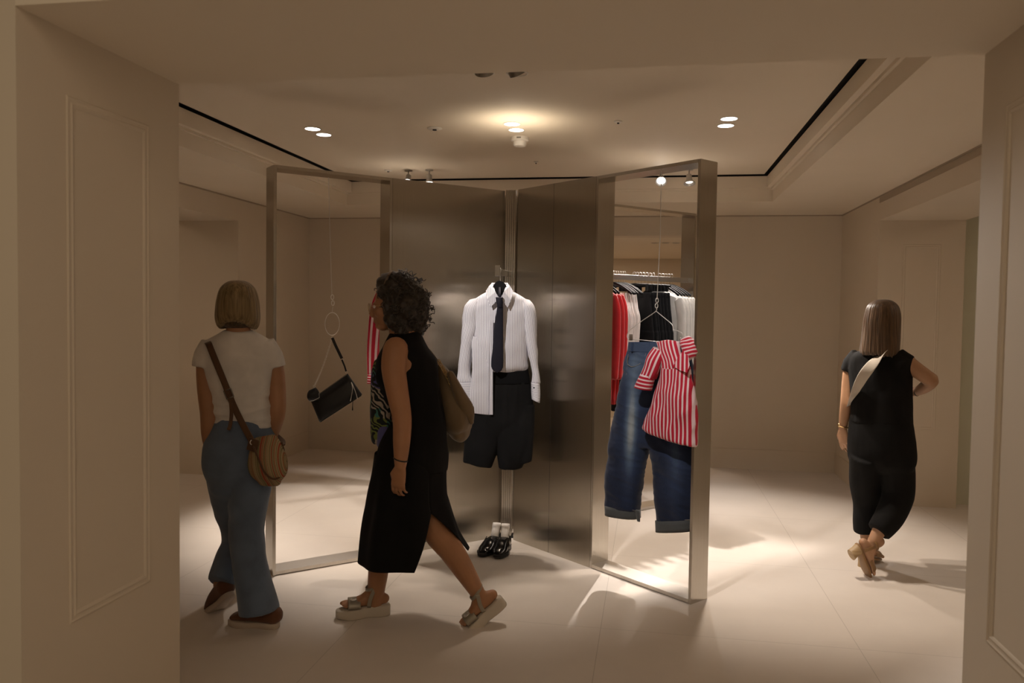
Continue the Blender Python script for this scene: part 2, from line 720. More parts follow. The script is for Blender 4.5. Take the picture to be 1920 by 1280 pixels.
def steel_panel(M, x0, x1, seam=None):
    fr = NB()
    box(fr, x0, x1, 0, DEP, 0.0, HT, M)
    p = part('panel', fr, STEEL_P, screen, False)
    if seam:
        s = NB(); box(s, seam, seam + 0.0016, -0.0006, 0.001, 0.0, HT, M)
        part('seam', s, BLACKPL, screen, False).parent = p
    return p


MR = arm_frame((0.243, 4.287), (-0.905, 5.281))
ML = arm_frame((-2.115, 4.238), (-0.966, 5.327))
steel_frame(MR, 0.0, 0.762)
steel_panel(MR, 0.763, 1.49, 1.135)
steel_frame(ML, 0.0, 0.735)
steel_panel(ML, 0.736, 1.56)
# rear arms
RQ = V((0.352, 6.647, 0)); RQI = V((-0.86, 5.435, 0))
MBR = arm_frame(RQ, RQI)
steel_frame(MBR, 0.0, 1.05)
steel_panel(MBR, 1.051, 1.70)
LQ = V((-2.262, 6.627, 0)); LQI = V((-1.08, 5.445, 0))
MBL = arm_frame(LQ, LQI)
steel_frame(MBL, 0.0, 1.05)
steel_panel(MBL, 1.051, 1.66)
# corner post between the two front panels, standing a little off the floor
b = NB()
for i in range(5):
    x = -0.972 + i * 0.0142
    box(b, x, x + 0.0128, 5.285, 5.335, 0.02, HT + 0.002, None, 0.0015)
part('corner_post', b, STEEL, screen, False)
b = NB(); box(b, -0.985, -0.89, 5.30, 5.36, 0.0, 0.02); part('post_gap_shade', b, BLACKPL, screen, False)  # black block stands in for the shadow under the raised corner post
# display peg for the shirt
PEG = V((-0.952, 4.955, 1.79))
b = NB()
box(b, PEG.x - 0.006, PEG.x + 0.006, PEG.y - 0.02, 5.30, 1.775, 1.815, None, 0.002)
pg = part('peg', b, STEEL, screen, False)
b = NB(); box(b, PEG.x - 0.016, PEG.x + 0.016, PEG.y - 0.034, PEG.y - 0.018, 1.765, 1.832, None, 0.003)
part('peg_stop', b, STEEL, pg, False)
# hanging rails inside the rear frames
RAILZ = 1.818
for M_, nm in ((MBR, 0), (MBL, 1)):
    b = NB(); box(b, 0.018, 1.035, DEP / 2 - 0.008, DEP / 2 + 0.008, RAILZ - 0.02, RAILZ + 0.02, M_, 0.002)
    part('hanging_rail', b, ALU, screen, False)

for ob in list(bpy.data.objects):
    if ob.type == 'MESH' and ob.data.materials and ob.data.materials[0] in (STEEL, STEEL_P, STEEL_R):
        steel_uv(ob)
# ------------------------------------------------------------------ ceiling fixtures
RIMW = mat('white_trim', (0.8, 0.76, 0.7), 0.5)
LENS = emit('lit_lens', (1.0, 0.93, 0.86), 9.0)
LENSW = emit('lit_lens_warm', (1.0, 0.90, 0.78), 9.0)
GREY = mat('grey_reflector', (0.25, 0.23, 0.20), 0.35, 0.8)
WHITEPL = mat('white_plastic', (0.80, 0.76, 0.70), 0.45)
LAMPG = mat('satin_grey_housing', (0.42, 0.40, 0.37), 0.4, 0.7)


def downlight(x, y, label, lens=LENS, r=0.05, z=ZC):
    t = thing('downlight', label, 'ceiling light', (x, y, z), 0, 'recessed downlights')
    b = NB(); lathe(b, [(r + 0.006, 0), (r + 0.006, -0.003), (r, -0.0035), (r, 0)], (x, y, z), None, 40)
    part('rim', b, RIMW, t, crease=40)
    b = NB(); lathe(b, [(r - 0.001, -0.0035), (r - 0.004, -0.0042), (0.0, -0.0048)], (x, y, z), None, 40, True, True)
    part('lens', b, lens, t)
    return t


def gimbal(x, y, aim, label, z=ZC):
    """adjustable downlight tipped out of the ceiling"""
    t = thing('adjustable_downlight', label, 'ceiling light', (x, y, z), 0, 'adjustable downlights')
    b = NB(); torus(b, (x, y, z - 0.001), 0.052, 0.004, None, 40, 8)
    part('rim', b, RIMW, t)
    d = (V(aim) - V((x, y, z))).normalized()
    M = d.to_track_quat('Z', 'Y').to_matrix()
    b = NB(); lathe(b, [(0.047, -0.035), (0.047, 0.012), (0.041, 0.014), (0.038, 0.004), (0.0, -0.01)], V((x, y, z + 0.012)) + d * 0.004, M, 36)
    part('reflector', b, GREY, t, crease=40)
    return t, d


gimbal(-1.57, 2.93, (-1.02, 5.1, 1.15), 'adjustable downlight just inside the doorway head at left')
gimbal(-0.55, 2.93, (0.05, 4.6, 1.05), 'adjustable downlight just inside the doorway head at centre')
downlight(0.452, 5.105, 'lit round downlight at right of the coffered ceiling, nearer of its pair')
downlight(0.449, 5.289, 'lit round downlight at right of the coffered ceiling, farther of its pair')
downlight(-2.259, 5.084, 'lit round downlight at left of the coffered ceiling, nearer of its pair')
downlight(-2.256, 5.263, 'lit round downlight at left of the coffered ceiling, farther of its pair')
downlight(-0.903, 5.096, 'lit round downlight in the warm glow at ceiling centre, nearer of its pair', LENSW)
downlight(-0.903, 5.263, 'lit round downlight in the warm glow at ceiling centre, beside the white detector', LENSW)
gimbal(-0.856, 3.991, (-0.95, 5.1, 1.5), 'dim recessed downlight near the doorway head, left of the two')
gimbal(-0.689, 4.02, (-0.1, 4.9, 1.3), 'dim tilted downlight near the doorway head, right of the two')
for i, xx in enumerate((0.033, 0.150, 0.266)):
    downlight(xx, 9.036, ('unlit small downlight in the far passage soffit, left of three', 'unlit small downlight in the far passage soffit, middle of three',
                          'unlit small downlight in the far passage soffit, right of three')[i], GREY, 0.042, HEAD)

# smoke detector and small ceiling devices
t = thing('smoke_detector', 'white round smoke detector on the ceiling behind the glowing centre downlights', 'smoke detector', (-0.918, 5.50, ZC))
b = NB(); lathe(b, [(0.062, 0), (0.062, -0.022), (0.056, -0.028), (0.048, -0.029)], (-0.918, 5.50, ZC), None, 40); part('base', b, WHITEPL, t, crease=40)
b = NB(); lathe(b, [(0.046, -0.028), (0.046, -0.050), (0.042, -0.060), (0.030, -0.064), (0.0, -0.065)], (-0.918, 5.50, ZC), None, 40); part('sensing_chamber', b, WHITEPL, t, crease=40)
b = NB(); box(b, -0.93, -0.90, 5.50 - 0.0635, 5.50 - 0.060, ZC - 0.018, ZC - 0.008); part('indicator', b, GREY, t, False)
def ceiling_rose(name, x, y, r, label, cat):
    t = thing(name, label, cat, (x, y, ZC))
    b = NB(); lathe(b, [(r, 0), (r, -0.004), (r * 0.85, -0.008), (r * 0.3, -0.010)], (x, y, ZC), None, 28); part('cover_plate', b, WHITEPL, t)
    b = NB(); lathe(b, [(r * 0.28, -0.008), (r * 0.28, -0.016), (r * 0.1, -0.018)], (x, y, ZC), None, 16); part('sensor_eye', b, BLACKPL, t)
ceiling_rose('motion_sensor', -1.434, 5.158, 0.050, 'white round sensor with dark eye on the ceiling left of the centre lights', 'sensor')
ceiling_rose('sprinkler_head', -0.225, 5.10, 0.026, 'small round sprinkler cap on the ceiling right of the centre lights', 'sprinkler')
ceiling_rose('sprinkler_head', -0.933, 6.40, 0.018, 'tiny ceiling cap behind the smoke detector, above the screen centre', 'sprinkler')
ceiling_rose('vent_cap', -2.266, 6.671, 0.034, 'flat ceiling cap left of the twin ceiling spotlights at rear left', 'sensor')

SPOT_ON = emit('spot_lens_bright', (1.0, 0.97, 0.95), 30.0)
SPOT_SIDE = emit('spot_lens_side', (1.0, 0.96, 0.92), 3.0)


def ceiling_spot(x, y, aim, label, lens, drop=0.055):
    t = thing('ceiling_spotlight', label, 'spotlight', (x, y, ZC), 0, 'swivel ceiling spotlights')
    b = NB(); lathe(b, [(0.034, 0), (0.034, -0.008), (0.03, -0.010)], (x, y, ZC), None, 28); part('base_plate', b, LAMPG, t, crease=40)
    b = NB(); tube(b, [(x, y, ZC - 0.008), (x, y, ZC - drop + 0.01)], 0.006, 10); ell(b, (x, y, ZC - drop + 0.008), (0.011, 0.011, 0.011)); part('swivel_arm', b, LAMPG, t)
    d = (V(aim) - V((x, y, ZC - drop))).normalized()
    M = d.to_track_quat('Z', 'Y').to_matrix()
    c = V((x, y, ZC - drop)) + d * 0.01
    b = NB(); lathe(b, [(0.012, -0.02), (0.022, -0.018), (0.024, 0.022), (0.028, 0.034), (0.046, 0.056), (0.048, 0.064), (0.045, 0.064), (0.032, 0.052), (0.028, 0.046)], c, M, 32, True, False)
    part('housing', b, LAMPG, t, crease=50)
    b = NB(); lathe(b, [(0.0285, 0.047), (0.022, 0.050), (0.0, 0.0515)], c, M, 32, False, True); part('lens', b, lens, t)
    return c + d * 0.07, d


SP = {}
SP['R1'] = ceiling_spot(0.066, 6.906, (0.02, 4.4, 0.7), 'lit ceiling spotlight glaring toward us through the right frame', SPOT_ON)
SP['R2'] = ceiling_spot(0.293, 6.851, (0.42, 6.2, 0.7), 'swivel ceiling spotlight pointing down beside the right frame post', SPOT_SIDE)
SP['L1'] = ceiling_spot(-2.088, 6.687, (-1.9, 5.0, 0.3), 'swivel ceiling spotlight left of two above the screen left panel', SPOT_SIDE)
SP['L2'] = ceiling_spot(-1.90, 6.678, (-1.7, 6.0, 0.6), 'swivel ceiling spotlight right of two above the screen left panel', SPOT_SIDE)


# ------------------------------------------------------------------ lamps and added fills
def spot(name, loc, aim, power, size, blend, col, rad=0.03):
    d = bpy.data.lights.new(name, 'SPOT')
    d.energy = power
    d.spot_size = radians(size)
    d.spot_blend = blend
    d.color = col
    d.shadow_soft_size = rad
    o = bpy.data.objects.new(name, d)
    o.location = loc
    o.rotation_euler = (V(aim) - V(loc)).to_track_quat('-Z', 'Y').to_euler()
    COL.objects.link(o)
    return o


WARM = (1.0, 0.76, 0.53)
MIDW = (1.0, 0.85, 0.71)
COOL = (1.0, 0.90, 0.81)
SHIRT = (1.0, 0.93, 0.89)
spot('lamp_shirt', (-1.57, 2.93, 2.71), (-1.02, 5.1, 1.15), 170, 34, 0.5, SHIRT)
spot('lamp_right', (-0.55, 2.93, 2.71), (0.05, 4.6, 1.05), 120, 40, 0.6, SHIRT)
for (x, y) in ((0.452, 5.105), (0.449, 5.289)):
    spot('lamp_down_right', (x, y, ZC - 0.02), (x + 0.35, y + 0.1, 0), 105, 72, 0.7, MIDW)
for (x, y) in ((-2.259, 5.084), (-2.256, 5.263)):
    spot('lamp_down_left', (x, y, ZC - 0.02), (x + 0.25, y + 0.3, 0), 110, 62, 0.7, MIDW)
for (x, y) in ((-0.903, 5.096), (-0.903, 5.263)):
    spot('lamp_down_centre', (x, y, ZC - 0.02), (x, y - 0.25, 0), 66, 58, 0.8, MIDW)
spot('lamp_track_right', SP['R1'][0], (0.32, 3.6, 0.0), 420, 66, 0.5, COOL, 0.015)
spot('lamp_track_right_rack', SP['R2'][0], (0.6, 5.9, 0.0), 90, 70, 0.6, COOL)
spot('lamp_track_left', SP['L1'][0], (-1.9, 5.5, 0.0), 230, 58, 0.6, COOL)
spot('lamp_track_left_rack', SP['L2'][0], (-2.5, 6.2, 0.9), 80, 60, 0.6, COOL)
spot('lamp_rack', (0.6, 5.2, ZC - 0.03), (0.1, 6.2, 1.1), 90, 50, 0.6, SHIRT)
spot('fill_ceiling_glow', (-0.86, 4.98, ZC - 0.30), (-0.86, 5.02, ZC), 8, 158, 1.0, (1.0, 0.84, 0.64), 0.04)  # added uplight without a fixture, makes the glow on the ceiling
# the hall behind the viewer
a = bpy.data.lights.new('lamp_hall', 'AREA'); a.energy = 22 ; a.color = WARM; a.size = 2.0
o = bpy.data.objects.new('lamp_hall', a); o.location = (-0.3, -0.6, 2.9); o.rotation_euler = (radians(25), 0, 0); COL.objects.link(o)

for nm, loc, e, sz, rx, ry in (('fill_passage', (-0.9, 10.2, 2.30), 20, 0.8, 0, 0), ('fill_side_left', (-5.4, 5.0, 2.7), 11, 1.0, 0, 0), ('fill_side_right', (3.8, 5.0, 2.7), 11, 1.0, 0, 0)):  # unseen area fills added to brighten the passage and side rooms
    a = bpy.data.lights.new(nm, 'AREA'); a.energy = e; a.color = WARM; a.size = sz
    o = bpy.data.objects.new(nm, a); o.location = loc; COL.objects.link(o)

w = bpy.data.worlds.new('world'); scene.world = w; w.use_nodes = True
w.node_tree.nodes['Background'].inputs['Color'].default_value = (1.0, 0.78, 0.52, 1)
w.node_tree.nodes['Background'].inputs['Strength'].default_value = 0.15

scene.view_settings.view_transform = 'Standard'
scene.view_settings.look = 'None'
scene.view_settings.exposure = 0.0
scene.cycles.use_denoising = True
scene.cycles.max_bounces = 8
scene.cycles.diffuse_bounces = 5
scene.cycles.sample_clamp_indirect = 6
# ------------------------------------------------------------------ people
def skin(name, col, rough=0.5):
    m = mat(name, col, rough, spec=0.35, Subsurface_Weight=0.08)
    bsdf(m).inputs['Subsurface Radius'].default_value = (0.02, 0.008, 0.004)
    c = coords(m)
    n = noisen(m, c, 14, 4)
    lk(m, ramp(m, n, [(0.3, tuple(x * 0.88 for x in col)), (0.7, col)]), bsdf(m).inputs['Base Color'])
    return m


EYEW = mat('eye_white', (0.75, 0.72, 0.68), 0.2)
_c = coords(EYEW, 'Object')
IRIS = mat('iris_brown', (0.035, 0.02, 0.012), 0.15)


def head(bm, c, fwd, up, h=0.225):
    """head centred on c (mid height), face towards fwd"""
    M = basis(fwd, up)
    s = h / 0.23
    def e(p, r, **k):
        ell(bm, V(c) + M @ (V(p) * s), V(r) * s, M, **k)
    e((0, -0.012, 0.028), (0.074, 0.092, 0.088), u=28, v=20)
    e((0, 0.022, -0.02), (0.066, 0.070, 0.085))
    e((0, 0.036, -0.055), (0.053, 0.052, 0.058))
    e((0, 0.066, -0.094), (0.024, 0.022, 0.018))
    for x in (-1, 1):
        e((x * 0.040, 0.058, -0.026), (0.024, 0.024, 0.024))          # cheek
        e((x * 0.030, 0.076, 0.018), (0.022, 0.012, 0.008))           # brow
        e((x * 0.074, -0.004, -0.010), (0.008, 0.018, 0.030))         # ear
        e((x * 0.011, 0.098, -0.042), (0.009, 0.011, 0.008))          # nostril
    tube(bm, [V(c) + M @ (V(p) * s) for p in ((0, 0.080, 0.012), (0, 0.092, -0.008), (0, 0.106, -0.032), (0, 0.098, -0.042))], [0.009 * s, 0.010 * s, 0.012 * s, 0.009 * s], 12)
    e((0, 0.086, -0.063), (0.021, 0.010, 0.006))
    e((0, 0.084, -0.073), (0.019, 0.010, 0.007))
    e((0, 0.05, -0.10), (0.04, 0.03, 0.02))
    return M, s


def eyes(c, M, s, parent):
    for x in (-1, 1):
        b = NB(); ell(b, V(c) + M @ (V((x * 0.030, 0.0745, 0.004)) * s), (0.0125 * s,) * 3, M)
        e = part('eye', b, EYEW, parent)
        b = NB(); ell(b, V(c) + M @ (V((x * 0.030, 0.0845, 0.004)) * s), (0.0055 * s, 0.003 * s, 0.0055 * s), M)
        part('iris', b, IRIS, e)


def hand(bm, wrist, d, back, thumb_side, L=0.175, curl=0.6, spread=0.05, tcurl=0.4):
    """palm from wrist along d; back = normal of the back of the hand; thumb_side=+1 means thumb along d x back"""
    d = V(d).normalized()
    n = (V(back) - d * V(back).dot(d)).normalized()
    s = d.cross(n) * thumb_side                                     # towards the thumb
    pl = L * 0.52
    tube(bm, [V(wrist) - d * 0.015, V(wrist) + d * pl * 0.35, V(wrist) + d * pl * 0.75, V(wrist) + d * pl * 1.0],
         [(0.024, 0.016), (0.034, 0.015), (0.038, 0.0135), (0.037, 0.011)], 16, ref=s)
    for i, (off, ln) in enumerate(((0.0300, 0.90), (0.0102, 1.0), (-0.0096, 0.93), (-0.0285, 0.74))):
        base = V(wrist) + d * (pl * (0.98 if i < 3 else 0.90)) + s * off
        dd = (d + s * (off * spread * 25)).normalized()
        fl = L * 0.48 * ln
        a = 0.0
        p = base - dd * 0.012
        pts = [p, base]
        for k, seg in enumerate((0.44, 0.31, 0.25)):
            a += curl * (0.75, 1.1, 0.8)[k]
            dirn = dd * cos(a) - n * sin(a)
            pts.append(pts[-1] + dirn * fl * seg)
        tube(bm, pts, [0.0086, 0.0080, 0.0074, 0.0068, 0.0058], 10)
    tb = V(wrist) + d * pl * 0.28 + s * 0.024
    td = (d * 0.75 + s * 0.62 - n * 0.25).normalized()
    p1 = tb + td * L * 0.17
    t2 = (d * 0.95 + s * (0.35 - tcurl) - n * (0.2 + tcurl)).normalized()
    p2 = p1 + t2 * L * 0.17
    t3 = (t2 - s * tcurl * 0.6 - n * tcurl * 0.6).normalized()
    tube(bm, [tb - td * 0.014, tb, p1, p2, p2 + t3 * L * 0.12], [0.013, 0.0125, 0.0105, 0.0095, 0.0075], 10)


def foot(bm, ankle, d, up, L=0.235, toes=True, scale=1.0):
    """bare foot; sole lies 0.075 m under the ankle along -up, toes along d"""
    d = V(d).normalized(); up = V(up).normalized()
    s = d.cross(up).normalized()
    a = V(ankle)
    o = lambda f, h, w=0.0: a + d * (f * L) + up * h + s * w
    tube(bm, [o(-0.20, -0.045), o(-0.08, -0.040), o(0.15, -0.042), o(0.38, -0.052), o(0.52, -0.060)],
         [(0.026, 0.026), (0.031, 0.036), (0.033, 0.034), (0.040, 0.022), (0.040, 0.014)], 16, ref=s)
    tube(bm, [a + up * 0.05, a, o(0.10, -0.025), o(0.28, -0.042)], [0.032, 0.033, 0.034, 0.022], 14)
    if toes:
        for i, (w, ln, r) in enumerate(((0.028, 0.20, 0.012), (0.010, 0.19, 0.009), (-0.005, 0.17, 0.0085), (-0.019, 0.145, 0.008), (-0.031, 0.11, 0.008))):
            tube(bm, [o(0.50, -0.061, w * scale), o(0.50 + ln * 0.6, -0.062, w * 1.05 * scale), o(0.50 + ln, -0.066, w * 1.05 * scale)], [r, r, r * 0.85], 10)


def hair_shell(c, M, prof, phi0, phi1, nphi=150, groove=0.03, thick=0.012, seed=0.0, ragged=0.0, sub=4, fine=38.0, lift=0.0):
    """combed hair: profile rows (rx, ry, y offset, z) swept from phi0 to phi1 (0 = right ear, 90 = face); grooves make the strands"""
    P = catmull([V((a, b_, 0)) for a, b_, y, z in prof], sub)
    Q = catmull([V((y, z, 0)) for a, b_, y, z in prof], sub)
    n = len(P)
    outer, inner = [], []
    for i in range(n):
        t = i / (n - 1)
        ro, ri = [], []
        for j in range(nphi + 1):
            ph = radians(phi0 + (phi1 - phi0) * j / nphi)
            g = noise.noise(V((ph * fine * 0.5, seed, t * 1.6))) + 0.6 * noise.noise(V((ph * fine, seed + 4, t * 2.4)))
            k = 1 + groove * g * min(1, t * 3)
            edge = min(1, min(j, nphi - j) / 6.0)
            zz = Q[i].y
            if lift and t > 0.55:
                zz += lift * max(0.0, -sin(ph)) ** 3 * (t - 0.55) / 0.45
            if ragged and t > 0.7:
                zz += ragged * (noise.noise(V((ph * 16, seed + 9, 0))) + 0.5 * noise.noise(V((ph * 50, seed, 3)))) * (t - 0.7) / 0.3
            ro.append(V(c) + M @ V((P[i].x * k * cos(ph), Q[i].x + P[i].y * k * sin(ph), zz)))
            k2 = k - thick / max(P[i].x, 0.02) * (0.25 + 0.75 * edge)
            ri.append(V(c) + M @ V((P[i].x * max(k2, 0.02) * cos(ph), Q[i].x + P[i].y * max(k2, 0.02) * sin(ph), zz - (0.004 if i == 0 else 0))))
        outer.append(ro)
        inner.append(ri)
    bm = NB()
    A = loft(bm, outer, False)
    B = loft(bm, inner, False)
    for i in range(n - 1):
        for j in (0, nphi):
            f = (A[i][j], A[i + 1][j], B[i + 1][j], B[i][j])
            bm.faces.new(f)
    for j in range(nphi):
        bm.faces.new((A[-1][j], A[-1][j + 1], B[-1][j + 1], B[-1][j]))
    return bm


def hair_mat(name, c1, c2, rough=0.42, scale=(90, 90, 4)):
    m = mat(name, c1, rough, spec=0.4, Sheen_Weight=0.15)
    n = noisen(m, coords(m, 'Object', scale), 1.0, 4)
    lk(m, ramp(m, n, [(0.3, c1), (0.7, c2)]), bsdf(m).inputs['Base Color'])
    bump(m, n, 0.35, 0.004)
    return m


def P3(S, L):
    return [S(*p) for p in L]


# ================================================================== woman in a white T-shirt (walking away, left)
S1 = Stage(-2.00, 3.64)
k1 = S1.k
U1, W1v = S1.u, S1.w
w1 = thing('person', 'woman with blonde bob, white T-shirt and blue trousers walking away at left', 'person', S1.B)
SK1 = skin('skin_tan', (0.42, 0.22, 0.12))
b = NB()
hc = S1(447, 577, 0.0)
f1 = (W1v * 0.97 + U1 * 0.22)
M1, s1 = head(b, hc, f1, (0, 0, 1), 0.225)
tube(b, [S1(447, 592, -0.005), S1(447, 612, -0.012), S1(447, 640, -0.015)], [(0.052, 0.056), (0.053, 0.056), (0.075, 0.06)], 18, ref=U1)
tube(b, P3(S1, [(447, 632, 0), (447, 650, 0), (447, 690, 0), (450, 740, 0), (454, 785, 0), (452, 830, 0), (452, 872, 0)]),
     [(0.075, 0.055), (0.155, 0.075), (0.145, 0.10), (0.122, 0.092), (0.125, 0.09), (0.158, 0.105), (0.15, 0.10)], 24, ref=U1, sub=3)
# arms into the pockets
LA = P3(S1, [(392, 657, 0), (386, 690, 0.0), (388, 735, -0.01), (391, 775, -0.03), (391, 810, -0.01), (393, 838, 0.03)])
tube(b, LA, [0.050, 0.046, 0.045, 0.040, 0.036, 0.027], 16, sub=3)
RA = P3(S1, [(503, 657, 0), (515, 692, 0), (519, 735, -0.005), (520, 772, -0.03), (514, 800, -0.005), (504, 830, 0.04)])
tube(b, RA, [0.050, 0.046, 0.045, 0.041, 0.036, 0.027], 16, sub=3)
hand(b, LA[-1], (0.12 * U1 + V((0, 0, -1)) + W1v * 0.25), -U1, 1, 0.165, 0.35)
hand(b, RA[-1], (-0.1 * U1 + V((0, 0, -1)) + W1v * 0.3), U1, -1, 0.165, 0.35)
# legs
rank = S1(498, 1163, -0.17)
RL = P3(S1, [(478, 862, 0), (474, 920, -0.02), (465, 1000, -0.03), (473, 1075, -0.10), (494, 1156, -0.165)])
LL = P3(S1, [(426, 862, 0), (436, 930, 0.10), (446, 1005, 0.16), (428, 1060, 0.10), (412, 1096, 0.08)])
for LG in (RL, LL):
    tube(b, LG, [0.082, 0.072, 0.052, 0.046, 0.032], 16, sub=3)
hd1 = -0.86 * U1 + 0.5 * W1v
foot(b, V((rank.x, rank.y, 0.10)), hd1, (0, 0, 1), 0.23, False)
lank = S1(413, 1094, 0.09)
dl = (-0.35 * U1 + 0.62 * W1v + V((0, 0, -0.55))).normalized()
ul = (V((0, 0, 1)) - dl * dl.z).normalized()
foot(b, lank, dl, ul, 0.23, False)
body1 = link_me('body', organic(b, 0.0045, 6), SK1, w1)
eyes(hc, M1, s1, w1)
# T-shirt
TEE = fabric('white_jersey', (0.72, 0.69, 0.66), 0.9)
b = NB()
tube(b, P3(S1, [(447, 619, -0.012), (447, 626, -0.01), (447, 640, -0.005), (447, 660, 0), (448, 700, 0), (452, 745, 0), (455, 775, 0), (455, 800, 0)]),
     [(0.066, 0.064), (0.095, 0.070), (0.155, 0.078), (0.180, 0.092), (0.163, 0.112), (0.137, 0.106), (0.137, 0.104), (0.142, 0.106)], 32, ref=U1, sub=4, cap='flat', power=2.2)
tube(b, P3(S1, [(400, 645, 0), (388, 668, 0), (384, 688, 0)]), [0.058, 0.060, 0.060], 20, cap='flat', sub=2)
tube(b, P3(S1, [(494, 645, 0), (510, 668, 0), (515, 688, 0)]), [0.058, 0.058, 0.056], 20, cap='flat', sub=2)
me = organic(b, 0.0065, 5)
zw = S1(455, 765, 0).z
def teef(p, n):
    t = math.exp(-((p.z - zw) / 0.075) ** 2)
    q = V((p.x * 3.2, p.y * 3.2, p.z * 26))
    r = V((p.x * 7, p.y * 7, p.z * 5))
    return 0.013 * t * (1 - 2 * abs(noise.noise(q))) + 0.006 * noise.noise(r)
displace(me, teef)
link_me('t_shirt', me, TEE, w1)
# trousers
DEN1 = fabric('blue_chambray', (0.125, 0.165, 0.235), 0.9, 260, 0.3, 0.15)
b = NB()
tube(b, P3(S1, [(455, 788, 0), (453, 805, 0), (451, 840, -0.005), (450, 875, -0.01), (450, 905, 0)]),
     [(0.140, 0.104), (0.155, 0.114), (0.178, 0.128), (0.178, 0.122), (0.145, 0.080)], 30, ref=U1, sub=3)
tube(b, P3(S1, [(476, 860, 0), (470, 915, -0.02), (462, 1000, -0.03), (472, 1075, -0.10), (482, 1122, -0.145), (486, 1147, -0.16)]),
     [(0.107, 0.120), (0.099, 0.114), (0.082, 0.094), (0.080, 0.090), (0.090, 0.102), (0.096, 0.110)], 24, ref=U1, sub=4, cap='flat')
tube(b, P3(S1, [(424, 860, 0), (434, 930, 0.10), (445, 1008, 0.16), (432, 1050, 0.12), (415, 1092, 0.06)]),
     [(0.105, 0.115), (0.100, 0.108), (0.074, 0.085), (0.076, 0.086), (0.066, 0.094)], 24, ref=U1, sub=4, cap='flat')
me = organic(b, 0.0075, 6)
ff = folds(5, 5, 2.2, 0.007, 3.1)
zk = S1(462, 1000, 0).z
def trf(p, n):
    return ff(p, n) + 0.006 * noise.noise(V((p.x * 5, p.y * 5, p.z * 17 + p.x * 9))) * math.exp(-((p.z - zk) / 0.3) ** 2)
displace(me, trf)
link_me('trousers', me, DEN1, w1)
# hair
HB = hair_mat('blonde_hair', (0.13, 0.085, 0.038), (0.34, 0.245, 0.115))
hp = [(0.004, 0.004, -0.01, 0.138), (0.045, 0.05, -0.012, 0.132), (0.082, 0.092, -0.014, 0.100), (0.100, 0.110, -0.014, 0.045),
      (0.106, 0.112, -0.014, -0.005), (0.108, 0.108, -0.014, -0.050), (0.102, 0.098, -0.010, -0.085), (0.090, 0.082, -0.004, -0.104)]
b = hair_shell(hc, M1, [(a * s1, c_ * s1, y * s1, z * s1) for a, c_, y, z in hp], 130, 410, 170, 0.03, 0.014, 2.0, 0.006, lift=0.034)
link_mesh('hair', b, HB, w1)
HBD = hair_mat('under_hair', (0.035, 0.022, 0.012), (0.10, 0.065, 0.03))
b = NB(); ell(b, hc + M1 @ V((0, -0.035, -0.066)), (0.078, 0.058, 0.040), M1); ell(b, hc + M1 @ V((0, -0.01, 0.03)), (0.082, 0.092, 0.088), M1)
ell(b, hc + M1 @ V((0, -0.005, 0.115)), (0.03, 0.05, 0.018), M1)
link_me('hair_underside', organic(b, 0.006, 3), HBD, w1)['label'] = 'darker hair at the nape'
b = NB(); ell(b, S1(478, 617, 0.02), (0.006, 0.006, 0.006)); part('earring', b, CHROME, w1)
# shoes
BRN = fabric('brown_suede', (0.13, 0.055, 0.028), 0.8)
SOLE = mat('pale_rubber_sole', (0.50, 0.42, 0.34), 0.7)


def outline_solid(bm, pts, M, h0, h1, inset=0.0):
    """extrude outline (x along foot, y across) from h0 to h1 (callables of x or numbers)"""
    f0 = h0 if callable(h0) else (lambda x: h0)
    f1 = h1 if callable(h1) else (lambda x: h1)
    rings = []
    c = V((sum(p[0] for p in pts) / len(pts), sum(p[1] for p in pts) / len(pts), 0))
    for t, ins in ((0, 0.004), (0.12, 0.0), (0.88, inset), (1, inset + 0.004)):
        r = []
        for x, y in pts:
            d = V((x, y, 0)) - c
            q = c + d * (1 - ins / max(d.length, 1e-3))
            r.append(M @ V((q.x, q.y, f0(x) * (1 - t) + f1(x) * t)))
        rings.append(r)
    loft(bm, rings)


def sole_outline(L, w, n=40, side=1):
    """foot-shaped outline, heel at x=0, toe at x=L"""
    out = []
    for i in range(n):
        th = 2 * pi * i / n
        x = L / 2 - L / 2 * cos(th)
        t = x / L
        half = w * (0.80 - 0.10 * math.exp(-((t - 0.42) / 0.18) ** 2) * 1.8 + 0.22 * math.exp(-((t - 0.72) / 0.22) ** 2))
        s = sin(th)
        y = half * 0.5 * math.copysign(abs(s) ** 0.55, s) + side * 0.008 * math.exp(-((t - 0.8) / 0.2) ** 2)
        out.append((x, y))
    return out


def foot_matrix(heel, d, up):
    d = V(d).normalized()
    u = V(up) - d * V(up).dot(d)
    u.normalize()
    s = u.cross(d)
    return Matrix(((d.x, s.x, u.x, heel.x), (d.y, s.y, u.y, heel.y), (d.z, s.z, u.z, heel.z), (0, 0, 0, 1)))


def slip_on(M, L, w, parent, mu, ms, sole_h=0.028):
    b = NB(); outline_solid(b, sole_outline(L, w), M, 0, sole_h)
    sh = part('sole', b, ms, None)
    b = NB()
    pts = [M @ V((x, 0, z)) for x, z in ((0.026, sole_h + 0.034), (0.08, sole_h + 0.036), (0.14, sole_h + 0.032), (0.19, sole_h + 0.02), (L - 0.03, sole_h + 0.012))]
    sd = (M.to_3x3() @ V((0, 1, 0)))
    tube(b, pts, [(w * 0.43, 0.042), (w * 0.42, 0.040), (w * 0.45, 0.032), (w * 0.47, 0.022), (w * 0.38, 0.015)], 20, ref=sd, sub=3, power=2.6)
    sp_ = part('shoe', b, mu, parent)
    root = parent
    sh.data.transform(root.matrix_basis.inverted())
    sh.parent = sp_
    return sp_


